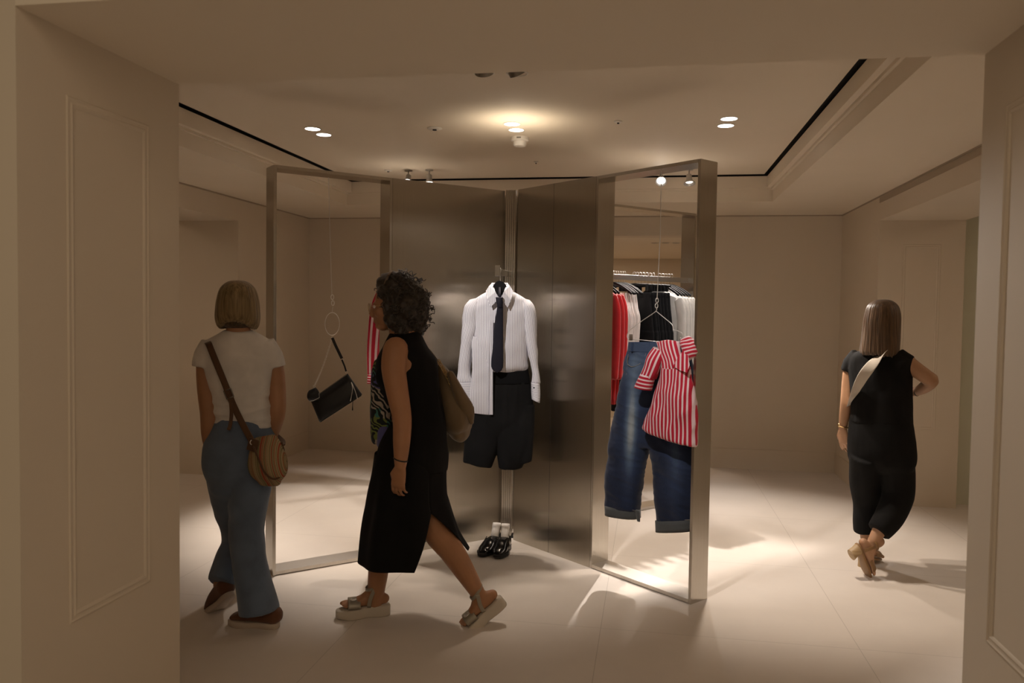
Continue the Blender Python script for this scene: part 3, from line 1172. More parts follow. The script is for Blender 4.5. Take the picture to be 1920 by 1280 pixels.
rh = S1(512, 1181, -0.16)
M_ = foot_matrix(V((rank.x, rank.y, 0)) - (hd1.normalized()) * 0.070, hd1, (0, 0, 1))
slip_on(M_, 0.262, 0.100, w1, BRN, SOLE)
M_ = foot_matrix(lank - dl * 0.070 - ul * 0.098, dl, ul)
slip_on(M_, 0.262, 0.100, w1, BRN, SOLE)

# striped crossbody bag
BAGL = fabric('brown_leather', (0.10, 0.05, 0.025), 0.55, 120, 0.2)
bagc = S1(502, 863, -0.19)
bag = thing('crossbody_bag', 'striped tan and rust crossbody bag with brown strap on hip of woman in white T-shirt', 'bag', bagc)
STR = mat('striped_canvas', (0.3, 0.22, 0.14), 0.85)
c = coords(STR, 'Object', (1, 1, 1), (0, 0, 0))
sp = nd(STR, 'ShaderNodeSeparateXYZ'); lk(STR, c, sp.inputs[0])
ax = mathn(STR, 'ADD', mathn(STR, 'MULTIPLY', sp.outputs['X'], 1.0), mathn(STR, 'MULTIPLY', sp.outputs['Z'], 0.18))
n1 = nd(STR, 'ShaderNodeTexNoise', noise_dimensions='1D'); n1.inputs['Scale'].default_value = 75; n1.inputs['Detail'].default_value = 2
lk(STR, ax, n1.inputs['W'])
lk(STR, ramp(STR, n1.outputs['Fac'], [(0.30, (0.30, 0.055, 0.03)), (0.40, (0.34, 0.25, 0.13)), (0.47, (0.16, 0.13, 0.055)), (0.53, (0.36, 0.28, 0.16)), (0.58, (0.30, 0.12, 0.05)), (0.66, (0.22, 0.17, 0.10)), (0.74, (0.40, 0.31, 0.19))], 'CONSTANT'), bsdf(STR).inputs['Base Color'])
bump(STR, noisen(STR, c, 300, 2), 0.3, 0.002)
b = NB()
tube(b, P3(S1, [(497, 828, -0.17), (499, 845, -0.19), (502, 868, -0.20), (504, 888, -0.20), (505, 901, -0.195)]),
     [(0.062, 0.028), (0.080, 0.042), (0.092, 0.052), (0.084, 0.046), (0.055, 0.026)], 32, ref=U1 * 0.96 - W1v * 0.28, sub=4, power=2.5)
me = organic(b, 0.006, 3, fold=folds(12, 12, 5, 0.004, 7))
link_me('bag_body', me, STR, bag)
b = NB(); tube(b, P3(S1, [(476, 838, -0.235), (487, 866, -0.262), (498, 888, -0.262), (515, 898, -0.255), (533, 888, -0.235)]), 0.005, 10, sub=4)
part('piping', b, BAGL, bag)
b = NB(); box(b, -0.026, 0.026, -0.004, 0.004, -0.03, 0.03, Matrix.Translation(S1(474, 834, -0.222)) @ Matrix.Rotation(0.25, 4, 'Y'), 0.003); part('leather_tab', b, BAGL, bag)
b = NB(); box(b, -0.014, 0.014, -0.004, 0.004, -0.022, 0.022, Matrix.Translation(S1(527, 838, -0.205)) @ Matrix.Rotation(-0.3, 4, 'Y'), 0.003); part('leather_tab', b, BAGL, bag)
st = P3(S1, [(394, 640, 0.07), (389, 641, -0.02), (392, 646, -0.088), (404, 676, -0.116), (420, 715, -0.130), (438, 760, -0.133), (455, 795, -0.142), (473, 828, -0.215)])
b = NB(); band(b, catmull(st, 4), 0.030, 0.004, U1 * 0.9 + V((0, 0, 0.35))); part('strap', b, BAGL, bag)
st = P3(S1, [(394, 640, 0.07), (405, 656, 0.105), (430, 700, 0.128), (465, 760, 0.124), (505, 805, 0.10), (528, 826, -0.05), (529, 836, -0.19)])
b = NB(); band(b, catmull(st, 4), 0.030, 0.004, U1 * 0.9 + V((0, 0, 0.35))); part('strap', b, BAGL, bag)
b = NB(); band(b, catmull(P3(S1, [(431, 742, -0.140), (434, 770, -0.142), (432, 795, -0.150), (428, 806, -0.155)]), 3), 0.017, 0.003, U1); part('strap_tail', b, BAGL, bag)
b = NB()
Mb = Matrix.Translation(S1(429, 738, -0.136)) @ Matrix.Rotation(-0.4, 4, 'Y')
for z in (-0.02, 0.02):
    box(b, -0.020, 0.020, -0.004, 0.003, z - 0.003, z + 0.003, Mb, 0.001)
for x in (-0.019, 0.019):
    box(b, x - 0.002, x + 0.002, -0.004, 0.003, -0.02, 0.02, Mb, 0.001)
part('buckle', b, GREY, bag)
b = NB(); torus(b, S1(474, 829, -0.222), 0.012, 0.0025, basis(W1v, (0, 0, 1)) @ Matrix.Rotation(pi / 2, 3, 'X'), 20, 6); part('ring', b, CHROME, bag)

# ================================================================== woman in a black dress (walking left)
S2 = Stage(-1.10, 3.78)
U2, W2v = S2.u, S2.w
w2 = thing('person', 'woman with dark curly hair in sleeveless black dress and sandals striding left', 'person', S2.B)
SK2 = skin('skin_warm', (0.40, 0.20, 0.105))
b = NB()
hc2 = S2(734, 574, 0.0)
f2 = (-U2 * 0.97 - V((0, 0, 0.08)) + W2v * 0.12)
M2, s2 = head(b, hc2, f2, (0, 0, 1), 0.225)
Z = V((0, 0, 1))
tube(b, [S2(744, 590, 0), S2(750, 615, 0), S2(758, 645, 0)], [(0.055, 0.05), (0.055, 0.052), (0.075, 0.08)], 18, ref=U2)
tube(b, P3(S2, [(757, 632, 0), (757, 665, 0), (762, 705, 0), (776, 755, 0), (779, 800, 0), (775, 850, 0), (775, 880, 0)]),
     [(0.075, 0.10), (0.11, 0.17), (0.125, 0.150), (0.115, 0.125), (0.120, 0.150), (0.145, 0.175), (0.14, 0.16)], 24, ref=U2, sub=3)
LA = P3(S2, [(742, 655, -0.165), (738, 690, -0.185), (746, 740, -0.205), (754, 785, -0.225), (753, 830, -0.255), (751, 872, -0.275)])
tube(b, LA, [0.060, 0.058, 0.052, 0.045, 0.040, 0.028], 18, sub=3)
hand(b, LA[-1], (-0.12 * U2 - Z), -W2v * 0.85 - U2 * 0.5, 1, 0.178, 0.48, 0.05, 0.35)
RA = P3(S2, [(762, 655, 0.165), (790, 680, 0.19), (819, 700, 0.18), (812, 725, 0.16), (800, 752, 0.14)])
tube(b, RA, [0.056, 0.052, 0.044, 0.038, 0.027], 18, sub=3)
hand(b, RA[-1], (-0.45 * U2 - Z), W2v, -1, 0.165, 0.9, 0.03, 0.6)
# far leg forward, near leg pushing off behind
FL = P3(S2, [(770, 862, 0.08), (742, 935, 0.09), (714, 1005, 0.09), (711, 1055, 0.09), (706, 1100, 0.09), (702, 1133, 0.09)])
tube(b, FL, [0.09, 0.078, 0.058, 0.054, 0.046, 0.036], 18, sub=3)
NLg = P3(S2, [(780, 862, -0.07), (792, 930, -0.065), (812, 990, -0.08), (845, 1030, -0.08), (874, 1075, -0.07), (898, 1115, -0.06)])
tube(b, NLg, [0.085, 0.072, 0.064, 0.062, 0.050, 0.035], 18, sub=3)
fa = S2(703, 1133, 0.09)
fd = (-U2 * 0.98 - W2v * 0.12)
fB = V((fa.x, fa.y, 0.128))
foot(b, fB, fd, Z, 0.235)
na = S2(899, 1113, -0.06)
nd_ = (-U2 * 0.80 - Z * 0.62 - W2v * 0.05).normalized()
nu = (Z - nd_ * nd_.z).normalized()
foot(b, na, nd_, nu, 0.235)
link_me('body', organic(b, 0.0042, 6), SK2, w2)
eyes(hc2, M2, s2, w2)
# dress: bodice + split skirt
BLK = fabric('black_crepe', (0.006, 0.0058, 0.0062), 0.9, 200, 0.2, 0.2, 0.0)
b = NB()
tube(b, P3(S2, [(760, 622, 0), (760, 634, 0), (760, 650, 0), (761, 680, 0), (768, 715, 0), (780, 755, 0), (785, 795, 0), (777, 838, 0), (772, 872, 0)]),
     [(0.072, 0.080), (0.088, 0.138), (0.108, 0.176), (0.148, 0.158), (0.145, 0.152), (0.126, 0.138), (0.132, 0.160), (0.170, 0.188), (0.178, 0.19)], 32, ref=U2, sub=4, cap='flat', power=2.2)
ell(b, S2(728, 705, -0.07), (0.06, 0.07, 0.065)); ell(b, S2(728, 705, 0.07), (0.06, 0.07, 0.065))
me = organic(b, 0.007, 5, fold=folds(6, 6, 4, 0.004, 11))
bd = NB(); mesh_into(bd, me)
rows = 34; cols = 110
outer, inner = [], []
prof = [(848, 704, 842, 0.190), (880, 700, 838, 0.205), (920, 692, 840, 0.228), (945, 688, 846, 0.232), (980, 682, 856, 0.235), (1010, 678, 867, 0.235), (1044, 674, 882, 0.235)]
pc = catmull([V((a, c_, d)) for a, c_, d, e in prof], 6)
pe = catmull([V((e, 0, 0)) for a, c_, d, e in prof], 6)
for i, q in enumerate(pc):
    py, xl, xr = q
    ve = pe[i].x
    if py < 945:
        g0, g1 = -58.0, -58.0
    else:
        t = (py - 945) / (1044 - 945)
        g0 = -58 - 32 * t
        g1 = -58 + 56 * t ** 0.8
    ro, ri = [], []
    for j in range(cols + 1):
        th = radians(g1 + (360 + g0 - g1) * j / cols)
        fold = 0.010 * sin(7 * th + 1.0 + py * 0.004) * min(1, (py - 848) / 120) + 0.006 * noise.noise(V((th * 2, py * 0.01, 3)))
        ca, sa = cos(th), sin(th)
        ct = S2((xl + xr) / 2, py, 0)
        if py > 1000:
            drop = (py - 1000) / 44
            ct = ct + Z * (0.03 * drop * max(0, ca) - 0.02 * drop * max(0, -ca) * (1 if sa < 0.2 else 0.3))
        a_ = (xr - xl) / 2 * S2.k
        ro.append(ct + U2 * ((a_ + fold) * ca) + W2v * ((ve + fold) * sa))
        ri.append(ct + U2 * ((a_ + fold - 0.004) * ca) + W2v * ((ve + fold - 0.004) * sa))
    outer.append(ro); inner.append(ri)
A = loft(bd, outer, False); B_ = loft(bd, inner, False)
for i in range(len(A) - 1):
    for j in (0, cols):
        bd.faces.new((A[i][j], A[i + 1][j], B_[i + 1][j], B_[i][j]))
for j in range(cols):
    bd.faces.new((A[-1][j], A[-1][j + 1], B_[-1][j + 1], B_[-1][j]))
    bd.faces.new((A[0][j], A[0][j + 1], B_[0][j + 1], B_[0][j]))
link_mesh('dress', bd, BLK, w2)
# curly hair
HD = hair_mat('dark_curly_hair', (0.010, 0.007, 0.005), (0.045, 0.030, 0.020), 0.45, (60, 60, 60))
b = NB()
for (px, py, v, r) in ((735, 575, -0.066, 0.048), (735, 575, 0.066, 0.048), (738, 600, -0.062, 0.045), (738, 600, 0.062, 0.045), (722, 548, -0.05, 0.04), (722, 548, 0.05, 0.04), (775, 612, 0, 0.066), (755, 618, -0.06, 0.042), (755, 618, 0.06, 0.042), (778, 570, 0, 0.075), (760, 560, 0, 0.100), (772, 590, 0, 0.082), (748, 545, 0, 0.085), (740, 538, 0.0, 0.078), (762, 575, 0.05, 0.075), (762, 575, -0.05, 0.075), (725, 532, 0, 0.05), (752, 600, -0.05, 0.052), (752, 600, 0.05, 0.052), (735, 560, -0.062, 0.045), (735, 560, 0.062, 0.045)):
    ell(b, S2(px, py, v), (r, r, r))
me = organic(b, 0.008, 3, fold=lambda p, n: 0.010 * noise.noise(p * 38) + 0.006 * noise.noise(p * 80))
hb = NB(); mesh_into(hb, me)
rnd = random.Random(5)
for i in range(640):
    px = rnd.uniform(708, 806); py = rnd.uniform(508, 636); v = rnd.uniform(-0.13, 0.13)
    q = V(((px - 757) / 50.0, (py - 572) / 64.0, v / 0.128))
    l = q.length
    if l > 1.05 or l < 0.62:
        continue
    if px < 716 and py > 545:
        continue
    if px < 742 and py > 556 and abs(v) < 0.065:
        continue
    p0 = S2(px, py, v)
    out = (p0 - S2(755, 565, 0)).normalized()
    ax_ = (out * 0.45 - Z * rnd.uniform(0.2, 0.9) + V((rnd.uniform(-.6, .6), rnd.uniform(-.6, .6), rnd.uniform(-.3, .3)))).normalized()
    e1 = ax_.orthogonal().normalized(); e2 = ax_.cross(e1)
    R0 = rnd.uniform(0.006, 0.012); ph = rnd.uniform(0, 6); ln = rnd.uniform(0.035, 0.065); tn = rnd.uniform(1.6, 2.6)
    pts = []
    for s_ in range(15):
        t = s_ / 14
        a_ = ph + t * tn * 2 * pi
        pts.append(p0 + ax_ * (ln * (t - 0.3)) + (e1 * cos(a_) + e2 * sin(a_)) * R0)
    tube(hb, pts, 0.0021, 5, cap='flat')
link_mesh('hair', hb, HD, w2)
b = NB(); band(b, [S2(718, 541, v_) + Z * 0.0 for v_ in (-0.05,)] + catmull(P3(S2, [(727, 518, -0.075), (733, 510, -0.03), (734, 508, 0.0), (733, 510, 0.03), (727, 518, 0.075)]), 3), 0.012, 0.004, U2)
part('hair_band', b, mat('hair_clip_brown', (0.12, 0.08, 0.05), 0.4), w2)
# glasses
GOLD = mat('thin_gold_wire', (0.55, 0.38, 0.18), 0.3, 1.0)
LENSG = mat('spectacle_lens', (0.9, 0.9, 0.9), 0.02, Transmission_Weight=0.95, Alpha=0.25)
gl = NB()
for x in (-1, 1):
    cpt = hc2 + M2 @ V((x * 0.032, 0.103, 0.000))
    torus(gl, cpt, 0.024, 0.0012, M2 @ Matrix.Rotation(pi / 2, 3, 'X'), 28, 6, 1.0, 0.92)
    tube(gl, [hc2 + M2 @ V((x * 0.056, 0.103, 0.006)), hc2 + M2 @ V((x * 0.075, 0.085, 0.006)), hc2 + M2 @ V((x * 0.082, 0.0, 0.004))], 0.0012, 6)
tube(gl, [hc2 + M2 @ V((-0.009, 0.104, 0.004)), hc2 + M2 @ V((0.009, 0.104, 0.004))], 0.0012, 6)
gg = part('glasses', gl, GOLD, w2)
for x in (-1, 1):
    b = NB(); lathe(b, [(0.022, -0.0005), (0.022, 0.0005)], hc2 + M2 @ V((x * 0.032, 0.103, 0.0)), M2 @ Matrix.Rotation(pi / 2, 3, 'X'), 24)
    part('lens', b, LENSG, gg)
# bracelet
b = NB(); torus(b, S2(751.5, 861, -0.270), 0.032, 0.0032, Matrix.Rotation(0.25, 3, 'Y'), 30, 8); part('bracelet', b, BLACKPL, w2)
# sandals
SILV = mat('pewter_leather', (0.30, 0.265, 0.21), 0.42, 0.35)
CREAM = mat('cream_rubber', (0.52, 0.46, 0.38), 0.7)


def sandal(ank, d, up, parent, Lf=0.235):
    d = V(d).normalized(); up = V(up).normalized(); s = d.cross(up).normalized()
    M = foot_matrix(V(ank) - d * (0.33 * Lf) - up * 0.128, d, up)
    b = NB(); outline_solid(b, sole_outline(0.272, 0.108), M, lambda x: 0.004 * (x > 0.22), lambda x: 0.054 - 0.012 * max(0, (x - 0.12) / 0.14))
    so = part('sole', b, CREAM, parent)
    o = lambda f, h, w=0.0: V(ank) + d * (f * Lf) + up * h + s * w
    # vamp band over the forefoot
    b = NB()
    arc = []
    for t in range(13):
        a_ = pi * t / 12
        arc.append(o(0.44, -0.074 + 0.042 * sin(a_), 0.050 * cos(a_)))
    band(b, arc, 0.062, 0.005, d)
    vp = part('vamp_strap', b, SILV, parent)
    b = NB(); lathe(b, [(0.017, 0), (0.017, 0.004), (0.012, 0.006), (0.010, 0.004), (0.0, 0.004)], o(0.46, -0.036, -0.020), basis(d, up), 22); part('buckle_disc', b, CHROME, vp)
    # ankle strap and its side tabs
    b = NB()
    arc = [o(0.02, 0.022, 0.0) + d * (0.043 * cos(a_)) + s * (0.040 * sin(a_)) - up * (0.014 * cos(a_)) for a_ in [2 * pi * t / 28 for t in range(29)]]
    band(b, arc, 0.016, 0.004, up)
    part('ankle_strap', b, SILV, parent)
    for sd in (-1, 1):
        b = NB(); band(b, catmull([o(0.14, -0.070, sd * 0.043), o(0.11, -0.03, sd * 0.043), o(0.02, 0.018, sd * 0.041)], 4), 0.020, 0.004, d)
        part('side_strap', b, SILV, parent)
    b = NB(); band(b, catmull([o(-0.16, -0.062, 0.030), o(-0.25, -0.040, 0.0), o(-0.16, -0.062, -0.030)], 4), 0.018, 0.004, up)


sandal(fB, fd, Z, w2)
sandal(na, nd_, nu, w2)

# patterned tote on the far side, olive hobo bag behind
PAT = mat('printed_cotton', (0.02, 0.03, 0.03), 0.9)
c = coords(PAT, 'Object')
vo = nd(PAT, 'ShaderNodeTexVoronoi'); vo.inputs['Scale'].default_value = 13; lk(PAT, c, vo.inputs['Vector'])
wv = nd(PAT, 'ShaderNodeTexWave', wave_type='BANDS', bands_direction='DIAGONAL'); wv.inputs['Scale'].default_value = 17; wv.inputs['Distortion'].default_value = 14; wv.inputs['Detail'].default_value = 1.5
lk(PAT, c, wv.inputs['Vector'])
colr = ramp(PAT, vo.outputs['Color'], [(0.0, (0.05, 0.16, 0.13)), (0.34, (0.36, 0.31, 0.26)), (0.44, (0.08, 0.08, 0.24)), (0.56, (0.16, 0.20, 0.05)), (0.62, (0.05, 0.18, 0.15)), (0.80, (0.38, 0.33, 0.28))], 'CONSTANT')
lk(PAT, mixc(PAT, mathn(PAT, 'GREATER_THAN', wv.outputs['Fac'], 0.60), (0.008, 0.012, 0.014), colr), bsdf(PAT).inputs['Base Color'])
BLUEB = fabric('violet_blue_lining', (0.09, 0.09, 0.24), 0.85)
tote = thing('tote_bag', 'dark patterned cotton tote bag with blue base held in front of woman in black dress', 'bag', S2(715, 750, 0.12))
b = NB()
tube(b, P3(S2, [(716, 672, 0.14), (718, 700, 0.14), (718, 760, 0.14), (718, 812, 0.14), (719, 822, 0.14)]), [(0.034, 0.12), (0.054, 0.145), (0.060, 0.15), (0.058, 0.145), (0.050, 0.13)], 28, ref=U2, sub=4, cap='flat', power=3)
me = organic(b, 0.007, 3, fold=folds(9, 9, 5, 0.006, 2))
link_me('bag_body', me, PAT, tote)
b = NB(); tube(b, P3(S2, [(721, 815, 0.09), (722, 828, 0.08), (723, 836, 0.08)]), [(0.045, 0.12), (0.045, 0.11), (0.030, 0.09)], 24, ref=U2, sub=3, power=2.6); part('base_panel', b, BLUEB, tote)
b = NB(); band(b, catmull(P3(S2, [(712, 676, 0.06), (722, 655, 0.13), (745, 641, 0.165), (765, 640, 0.175)]), 4), 0.028, 0.004, U2); part('shoulder_strap', b, PAT, tote)

OLV = fabric('olive_tan_leather', (0.165, 0.115, 0.065), 0.6, 90, 0.2)
hobo = thing('hobo_bag', 'soft olive brown hobo bag slung behind back of woman in black dress', 'bag', S2(845, 760, 0.16))
b = NB()
tube(b, P3(S2, [(824, 690, 0.14), (832, 705, 0.14), (842, 735, 0.14), (853, 770, 0.14), (858, 795, 0.14), (860, 806, 0.14)]), [(0.022, 0.05), (0.040, 0.08), (0.062, 0.13), (0.075, 0.16), (0.070, 0.15), (0.055, 0.12)], 28, ref=U2 * 0.95 - Z * 0.3, sub=4, power=2.4)
me = organic(b, 0.007, 3, fold=folds(9, 9, 4, 0.008, 8))
link_me('bag_body', me, OLV, hobo)
b = NB(); tube(b, P3(S2, [(845, 702, 0.02), (862, 740, 0.0), (876, 768, 0.02), (884, 790, 0.04)]), [(0.018, 0.03), (0.030, 0.035), (0.036, 0.03), (0.012, 0.02)], 20, ref=U2, sub=3); part('side_gusset', b, OLV, hobo)
b = NB(); band(b, catmull(P3(S2, [(752, 640, 0.155), (785, 640, 0.14), (805, 655, 0.11), (822, 678, 0.08), (828, 692, 0.10)]), 4), 0.022, 0.006, W2v); part('shoulder_strap', b, OLV, hobo)
b = NB()
cp = catmull(P3(S2, [(822, 676, 0.05), (830, 690, 0.03), (838, 704, 0.02), (846, 722, 0.01)]), 4)
for i in range(len(cp) - 1):
    torus(b, (cp[i] + cp[i + 1]) / 2, 0.0075, 0.002, Matrix.Rotation(0.9 * (i % 2), 3, 'Z') @ Matrix.Rotation(pi / 2, 3, 'X'), 14, 6, 1.0, 1.4)
part('chain', b, GOLD, hobo)

# ================================================================== woman in black with a white strap (walking away, right)
S3 = Stage(1.37, 5.10)
U3, W3v = S3.u, S3.w
w3 = thing('person', 'woman with straight brown hair in black top and cropped trousers walking away at right', 'person', S3.B)
SK3 = skin('skin_light_tan', (0.46, 0.26, 0.15))
b = NB()
hc3 = S3(1657, 604, 0.0)
f3 = (W3v * 0.80 + U3 * 0.58)
M3, s3 = head(b, hc3, f3, (0, 0, 1), 0.225)
sd3 = (U3 * 0.93 - W3v * 0.36)
tube(b, [S3(1655, 622, 0), S3(1653, 640, 0), S3(1650, 662, 0)], [(0.05, 0.052), (0.052, 0.054), (0.075, 0.07)], 18, ref=sd3)
tube(b, P3(S3, [(1649, 656, 0), (1648, 672, 0), (1650, 705, 0), (1653, 745, 0), (1652, 780, 0), (1651, 825, 0), (1651, 848, 0)]),
     [(0.09, 0.07), (0.165, 0.085), (0.155, 0.105), (0.142, 0.10), (0.150, 0.105), (0.165, 0.11), (0.155, 0.10)], 24, ref=sd3, sub=3)
LA = P3(S3, [(1601, 676, 0.06), (1594, 700, 0.06), (1590, 730, 0.05), (1587, 755, 0.04), (1583, 782, 0.06), (1580, 804, 0.08)])
tube(b, LA, [0.048, 0.044, 0.040, 0.036, 0.031, 0.024], 16, sub=3)
hand(b, LA[-1], (U3 * 0.12 - Z + W3v * 0.1), -W3v * 0.8 - U3 * 0.5, 1, 0.165, 0.3, 0.04, 0.2)
RA = P3(S3, [(1694, 674, -0.03), (1714, 690, -0.04), (1738, 707, -0.04), (1746, 714, -0.03), (1732, 727, 0.06), (1716, 735, 0.13)])
tube(b, RA, [0.049, 0.046, 0.043, 0.041, 0.035, 0.025], 16, sub=3)
hand(b, RA[-1], (-U3 * 0.8 + W3v * 0.35 + Z * 0.02), Z * 0.5 - W3v * 0.8, -1, 0.165, 0.75, 0.03, 0.5)
SL = P3(S3, [(1630, 838, 0), (1627, 885, 0.06), (1625, 925, 0.10), (1622, 970, 0.10), (1625, 1016, 0.10)])
BL_ = P3(S3, [(1675, 838, 0), (1684, 885, 0.02), (1682, 930, 0.02), (1660, 975, -0.06), (1637, 1014, -0.13)])
for LG in (SL, BL_):
    tube(b, LG, [0.085, 0.074, 0.054, 0.048, 0.031], 16, sub=3)
sa3 = S3(1626, 1022, 0.10)
sa3 = V((sa3.x, sa3.y, 0.135))
dS = (U3 * 0.45 + W3v * 0.85)
foot(b, sa3, (dS + Z * -0.22), (Z + dS * 0.2), 0.225)
ba3 = S3(1635, 1022, -0.13)
dB = (U3 * 0.30 + W3v * 0.25 - Z * 0.86).normalized()
uB = (Z * 0.5 + U3 * 0.5 + W3v * 0.35); uB = (uB - dB * uB.dot(dB)).normalized()
foot(b, ba3, dB, uB, 0.215)
link_me('body', organic(b, 0.0045, 6), SK3, w3)
eyes(hc3, M3, s3, w3)
BLK2 = fabric('black_viscose', (0.0070, 0.0067, 0.0066), 0.9, 200, 0.2, 0.25, 0.0)
b = NB()
tube(b, P3(S3, [(1648, 655, 0), (1648, 664, 0), (1648, 676, 0), (1650, 700, 0), (1652, 735, 0), (1652, 768, 0), (1652, 792, 0)]),
     [(0.085, 0.075), (0.150, 0.085), (0.190, 0.098), (0.178, 0.122), (0.172, 0.125), (0.172, 0.125), (0.176, 0.128)], 32, ref=sd3, sub=4, cap='flat', power=2.2)
tube(b, P3(S3, [(1612, 668, 0.04), (1600, 682, 0.055), (1596, 696, 0.06)]), [0.058, 0.060, 0.056], 20, cap='flat', sub=2)
tube(b, P3(S3, [(1680, 668, -0.02), (1694, 678, -0.03), (1704, 684, -0.035)]), [0.058, 0.060, 0.058], 20, cap='flat', sub=2)
link_me('sleeveless_top', organic(b, 0.0065, 4, fold=folds(6, 6, 4, 0.006, 21)), BLK2, w3)
b = NB()
tube(b, P3(S3, [(1651, 778, 0), (1651, 800, 0), (1652, 840, 0), (1653, 865, 0), (1653, 882, 0.01)]), [(0.172, 0.122), (0.184, 0.130), (0.195, 0.136), (0.192, 0.118), (0.150, 0.060)], 30, ref=sd3, sub=3)
tube(b, P3(S3, [(1629, 850, 0), (1625, 900, 0.06), (1624, 940, 0.10), (1623, 975, 0.10), (1623, 997, 0.10)]), [(0.108, 0.13), (0.098, 0.118), (0.074, 0.09), (0.072, 0.082), (0.068, 0.074)], 24, ref=U3, sub=4, cap='flat')
tube(b, P3(S3, [(1676, 850, 0), (1683, 890, 0.02), (1684, 930, 0.01), (1668, 968, -0.05), (1648, 996, -0.10)]), [(0.108, 0.13), (0.098, 0.118), (0.085, 0.10), (0.080, 0.09), (0.064, 0.078)], 24, ref=U3, sub=4, cap='flat')
link_me('cropped_trousers', organic(b, 0.0075, 5, fold=folds(5, 5, 2.5, 0.007, 31)), BLK2, w3)
HB3 = hair_mat('brown_hair', (0.045, 0.024, 0.011), (0.14, 0.078, 0.036))
hp = [(0.004, 0.004, -0.01, 0.138), (0.045, 0.05, -0.012, 0.131), (0.080, 0.090, -0.014, 0.100), (0.096, 0.106, -0.014, 0.045), (0.100, 0.110, -0.018, -0.01),
      (0.104, 0.108, -0.022, -0.07), (0.110, 0.104, -0.028, -0.13), (0.112, 0.098, -0.034, -0.175), (0.108, 0.088, -0.036, -0.195)]
b = hair_shell(hc3, M3, hp, 128, 404, 170, 0.035, 0.016, 6.0, 0.022)
link_mesh('hair', b, HB3, w3)
b = NB(); ell(b, hc3 + M3 @ V((0, -0.012, 0.03)), (0.080, 0.094, 0.088), M3); tube(b, [hc3 + M3 @ V((0, -0.05, 0.02)), hc3 + M3 @ V((0, -0.06, -0.08)), hc3 + M3 @ V((0, -0.06, -0.17))], [(0.07, 0.04), (0.075, 0.04), (0.07, 0.03)], 20, ref=M3 @ V((1, 0, 0)))
ell(b, hc3 + M3 @ V((0, -0.005, 0.115)), (0.03, 0.05, 0.018), M3)
link_me('hair_underside', organic(b, 0.006, 3), HB3, w3)
# white cross-body strap with its small pouch in front
WST = fabric('white_webbing', (0.62, 0.56, 0.48), 0.8)
sl = thing('crossbody_bag', 'white webbing crossbody strap with small pouch worn by woman in black at right', 'bag', S3(1650, 700, -0.1))
back = P3(S3, [(1672, 652, 0.02), (1668, 657, -0.075), (1655, 664, -0.112), (1638, 680, -0.130), (1620, 703, -0.135), (1607, 727, -0.115), (1600, 745, -0.06), (1596, 758, 0.02)])
b = NB(); band(b, catmull(back, 4), 0.062, 0.003, U3 * 0.75 + Z * 0.62); part('strap', b, WST, sl)
fr_ = P3(S3, [(1672, 652, 0.02), (1676, 662, 0.10), (1668, 690, 0.15), (1645, 730, 0.17), (1615, 765, 0.15), (1596, 758, 0.02)])
b = NB(); band(b, catmull(fr_, 4), 0.055, 0.003, U3 * 0.75 + Z * 0.62); part('strap', b, WST, sl)
b = NB(); box(b, -0.09, 0.09, -0.025, 0.025, -0.06, 0.06, Matrix.Translation(S3(1632, 762, 0.185)), 0.02); part('pouch', b, WST, sl)
# wrist watch, bracelet
b = NB(); torus(b, S3(1581, 800, 0.075), 0.029, 0.004, Matrix.Rotation(0.12, 3, 'Y'), 28, 8); ell(b, S3(1573, 797, 0.07), (0.008, 0.014, 0.014)); part('wristwatch', b, GOLD, w3)
b = NB(); torus(b, S3(1720, 733, 0.115), 0.029, 0.003, basis((-U3 * 0.7 + W3v * 0.5), Z) @ Matrix.Rotation(pi / 2, 3, 'X'), 28, 8); part('bracelet', b, BLACKPL, w3)
# heeled sandals
TANL = fabric('tan_leather', (0.26, 0.145, 0.06), 0.5, 100, 0.15)
WOODH = mat('pale_wood_heel', (0.42, 0.29, 0.15), 0.5)
c = coords(WOODH, 'Object', (8, 8, 90))
lk(WOODH, ramp(WOODH, noisen(WOODH, c, 1.0, 3), [(0.3, (0.34, 0.22, 0.10)), (0.7, (0.46, 0.33, 0.18))]), bsdf(WOODH).inputs['Base Color'])


def heeled(ank, d, up, parent, heel=0.075, Lf=0.225):
    d = V(d).normalized(); up = (V(up) - d * V(up).dot(d)).normalized(); s = d.cross(up).normalized()
    M = foot_matrix(V(ank) - d * (0.25 * Lf) - up * 0.078, d, up)
    b = NB(); outline_solid(b, sole_outline(0.240, 0.088), M, lambda x: -0.014, lambda x: 0.0)
    so = part('sole', b, TANL, parent)
    b = NB()
    rings = []
    for t, sc in ((0, 1.0), (0.5, 0.93), (1, 0.98)):
        r = []
        for j in range(24):
            a_ = 2 * pi * j / 24
            r.append(M @ V((0.036 + 0.034 * sc * cos(a_) + 0.012 * t, 0.032 * sc * sin(a_), -0.012 - heel * t)))
        rings.append(r)
    loft(b, rings)
    part('block_heel', b, WOODH, so, crease=40)
    o = lambda f, h, w=0.0: V(ank) + d * (f * Lf) + up * h + s * w
    b = NB()
    arc = [o(0.42, -0.072 + 0.040 * sin(pi * t / 12), 0.044 * cos(pi * t / 12)) for t in range(13)]
    band(b, arc, 0.07, 0.004, d)
    part('vamp_strap', b, TANL, parent)
    b = NB()
    arc = [o(-0.02, 0.012, 0.0) + d * (0.042 * cos(a_)) + s * (0.038 * sin(a_)) for a_ in [2 * pi * t / 28 for t in range(29)]]
    band(b, arc, 0.014, 0.003, up)
    part('ankle_strap', b, TANL, parent)
    for sd_ in (-1, 1):
        b = NB(); band(b, [o(-0.06, -0.076, sd_ * 0.036), o(-0.04, -0.03, sd_ * 0.038), o(-0.02, 0.012, sd_ * 0.037)], 0.02, 0.003, d)
        part('side_strap', b, TANL, parent)


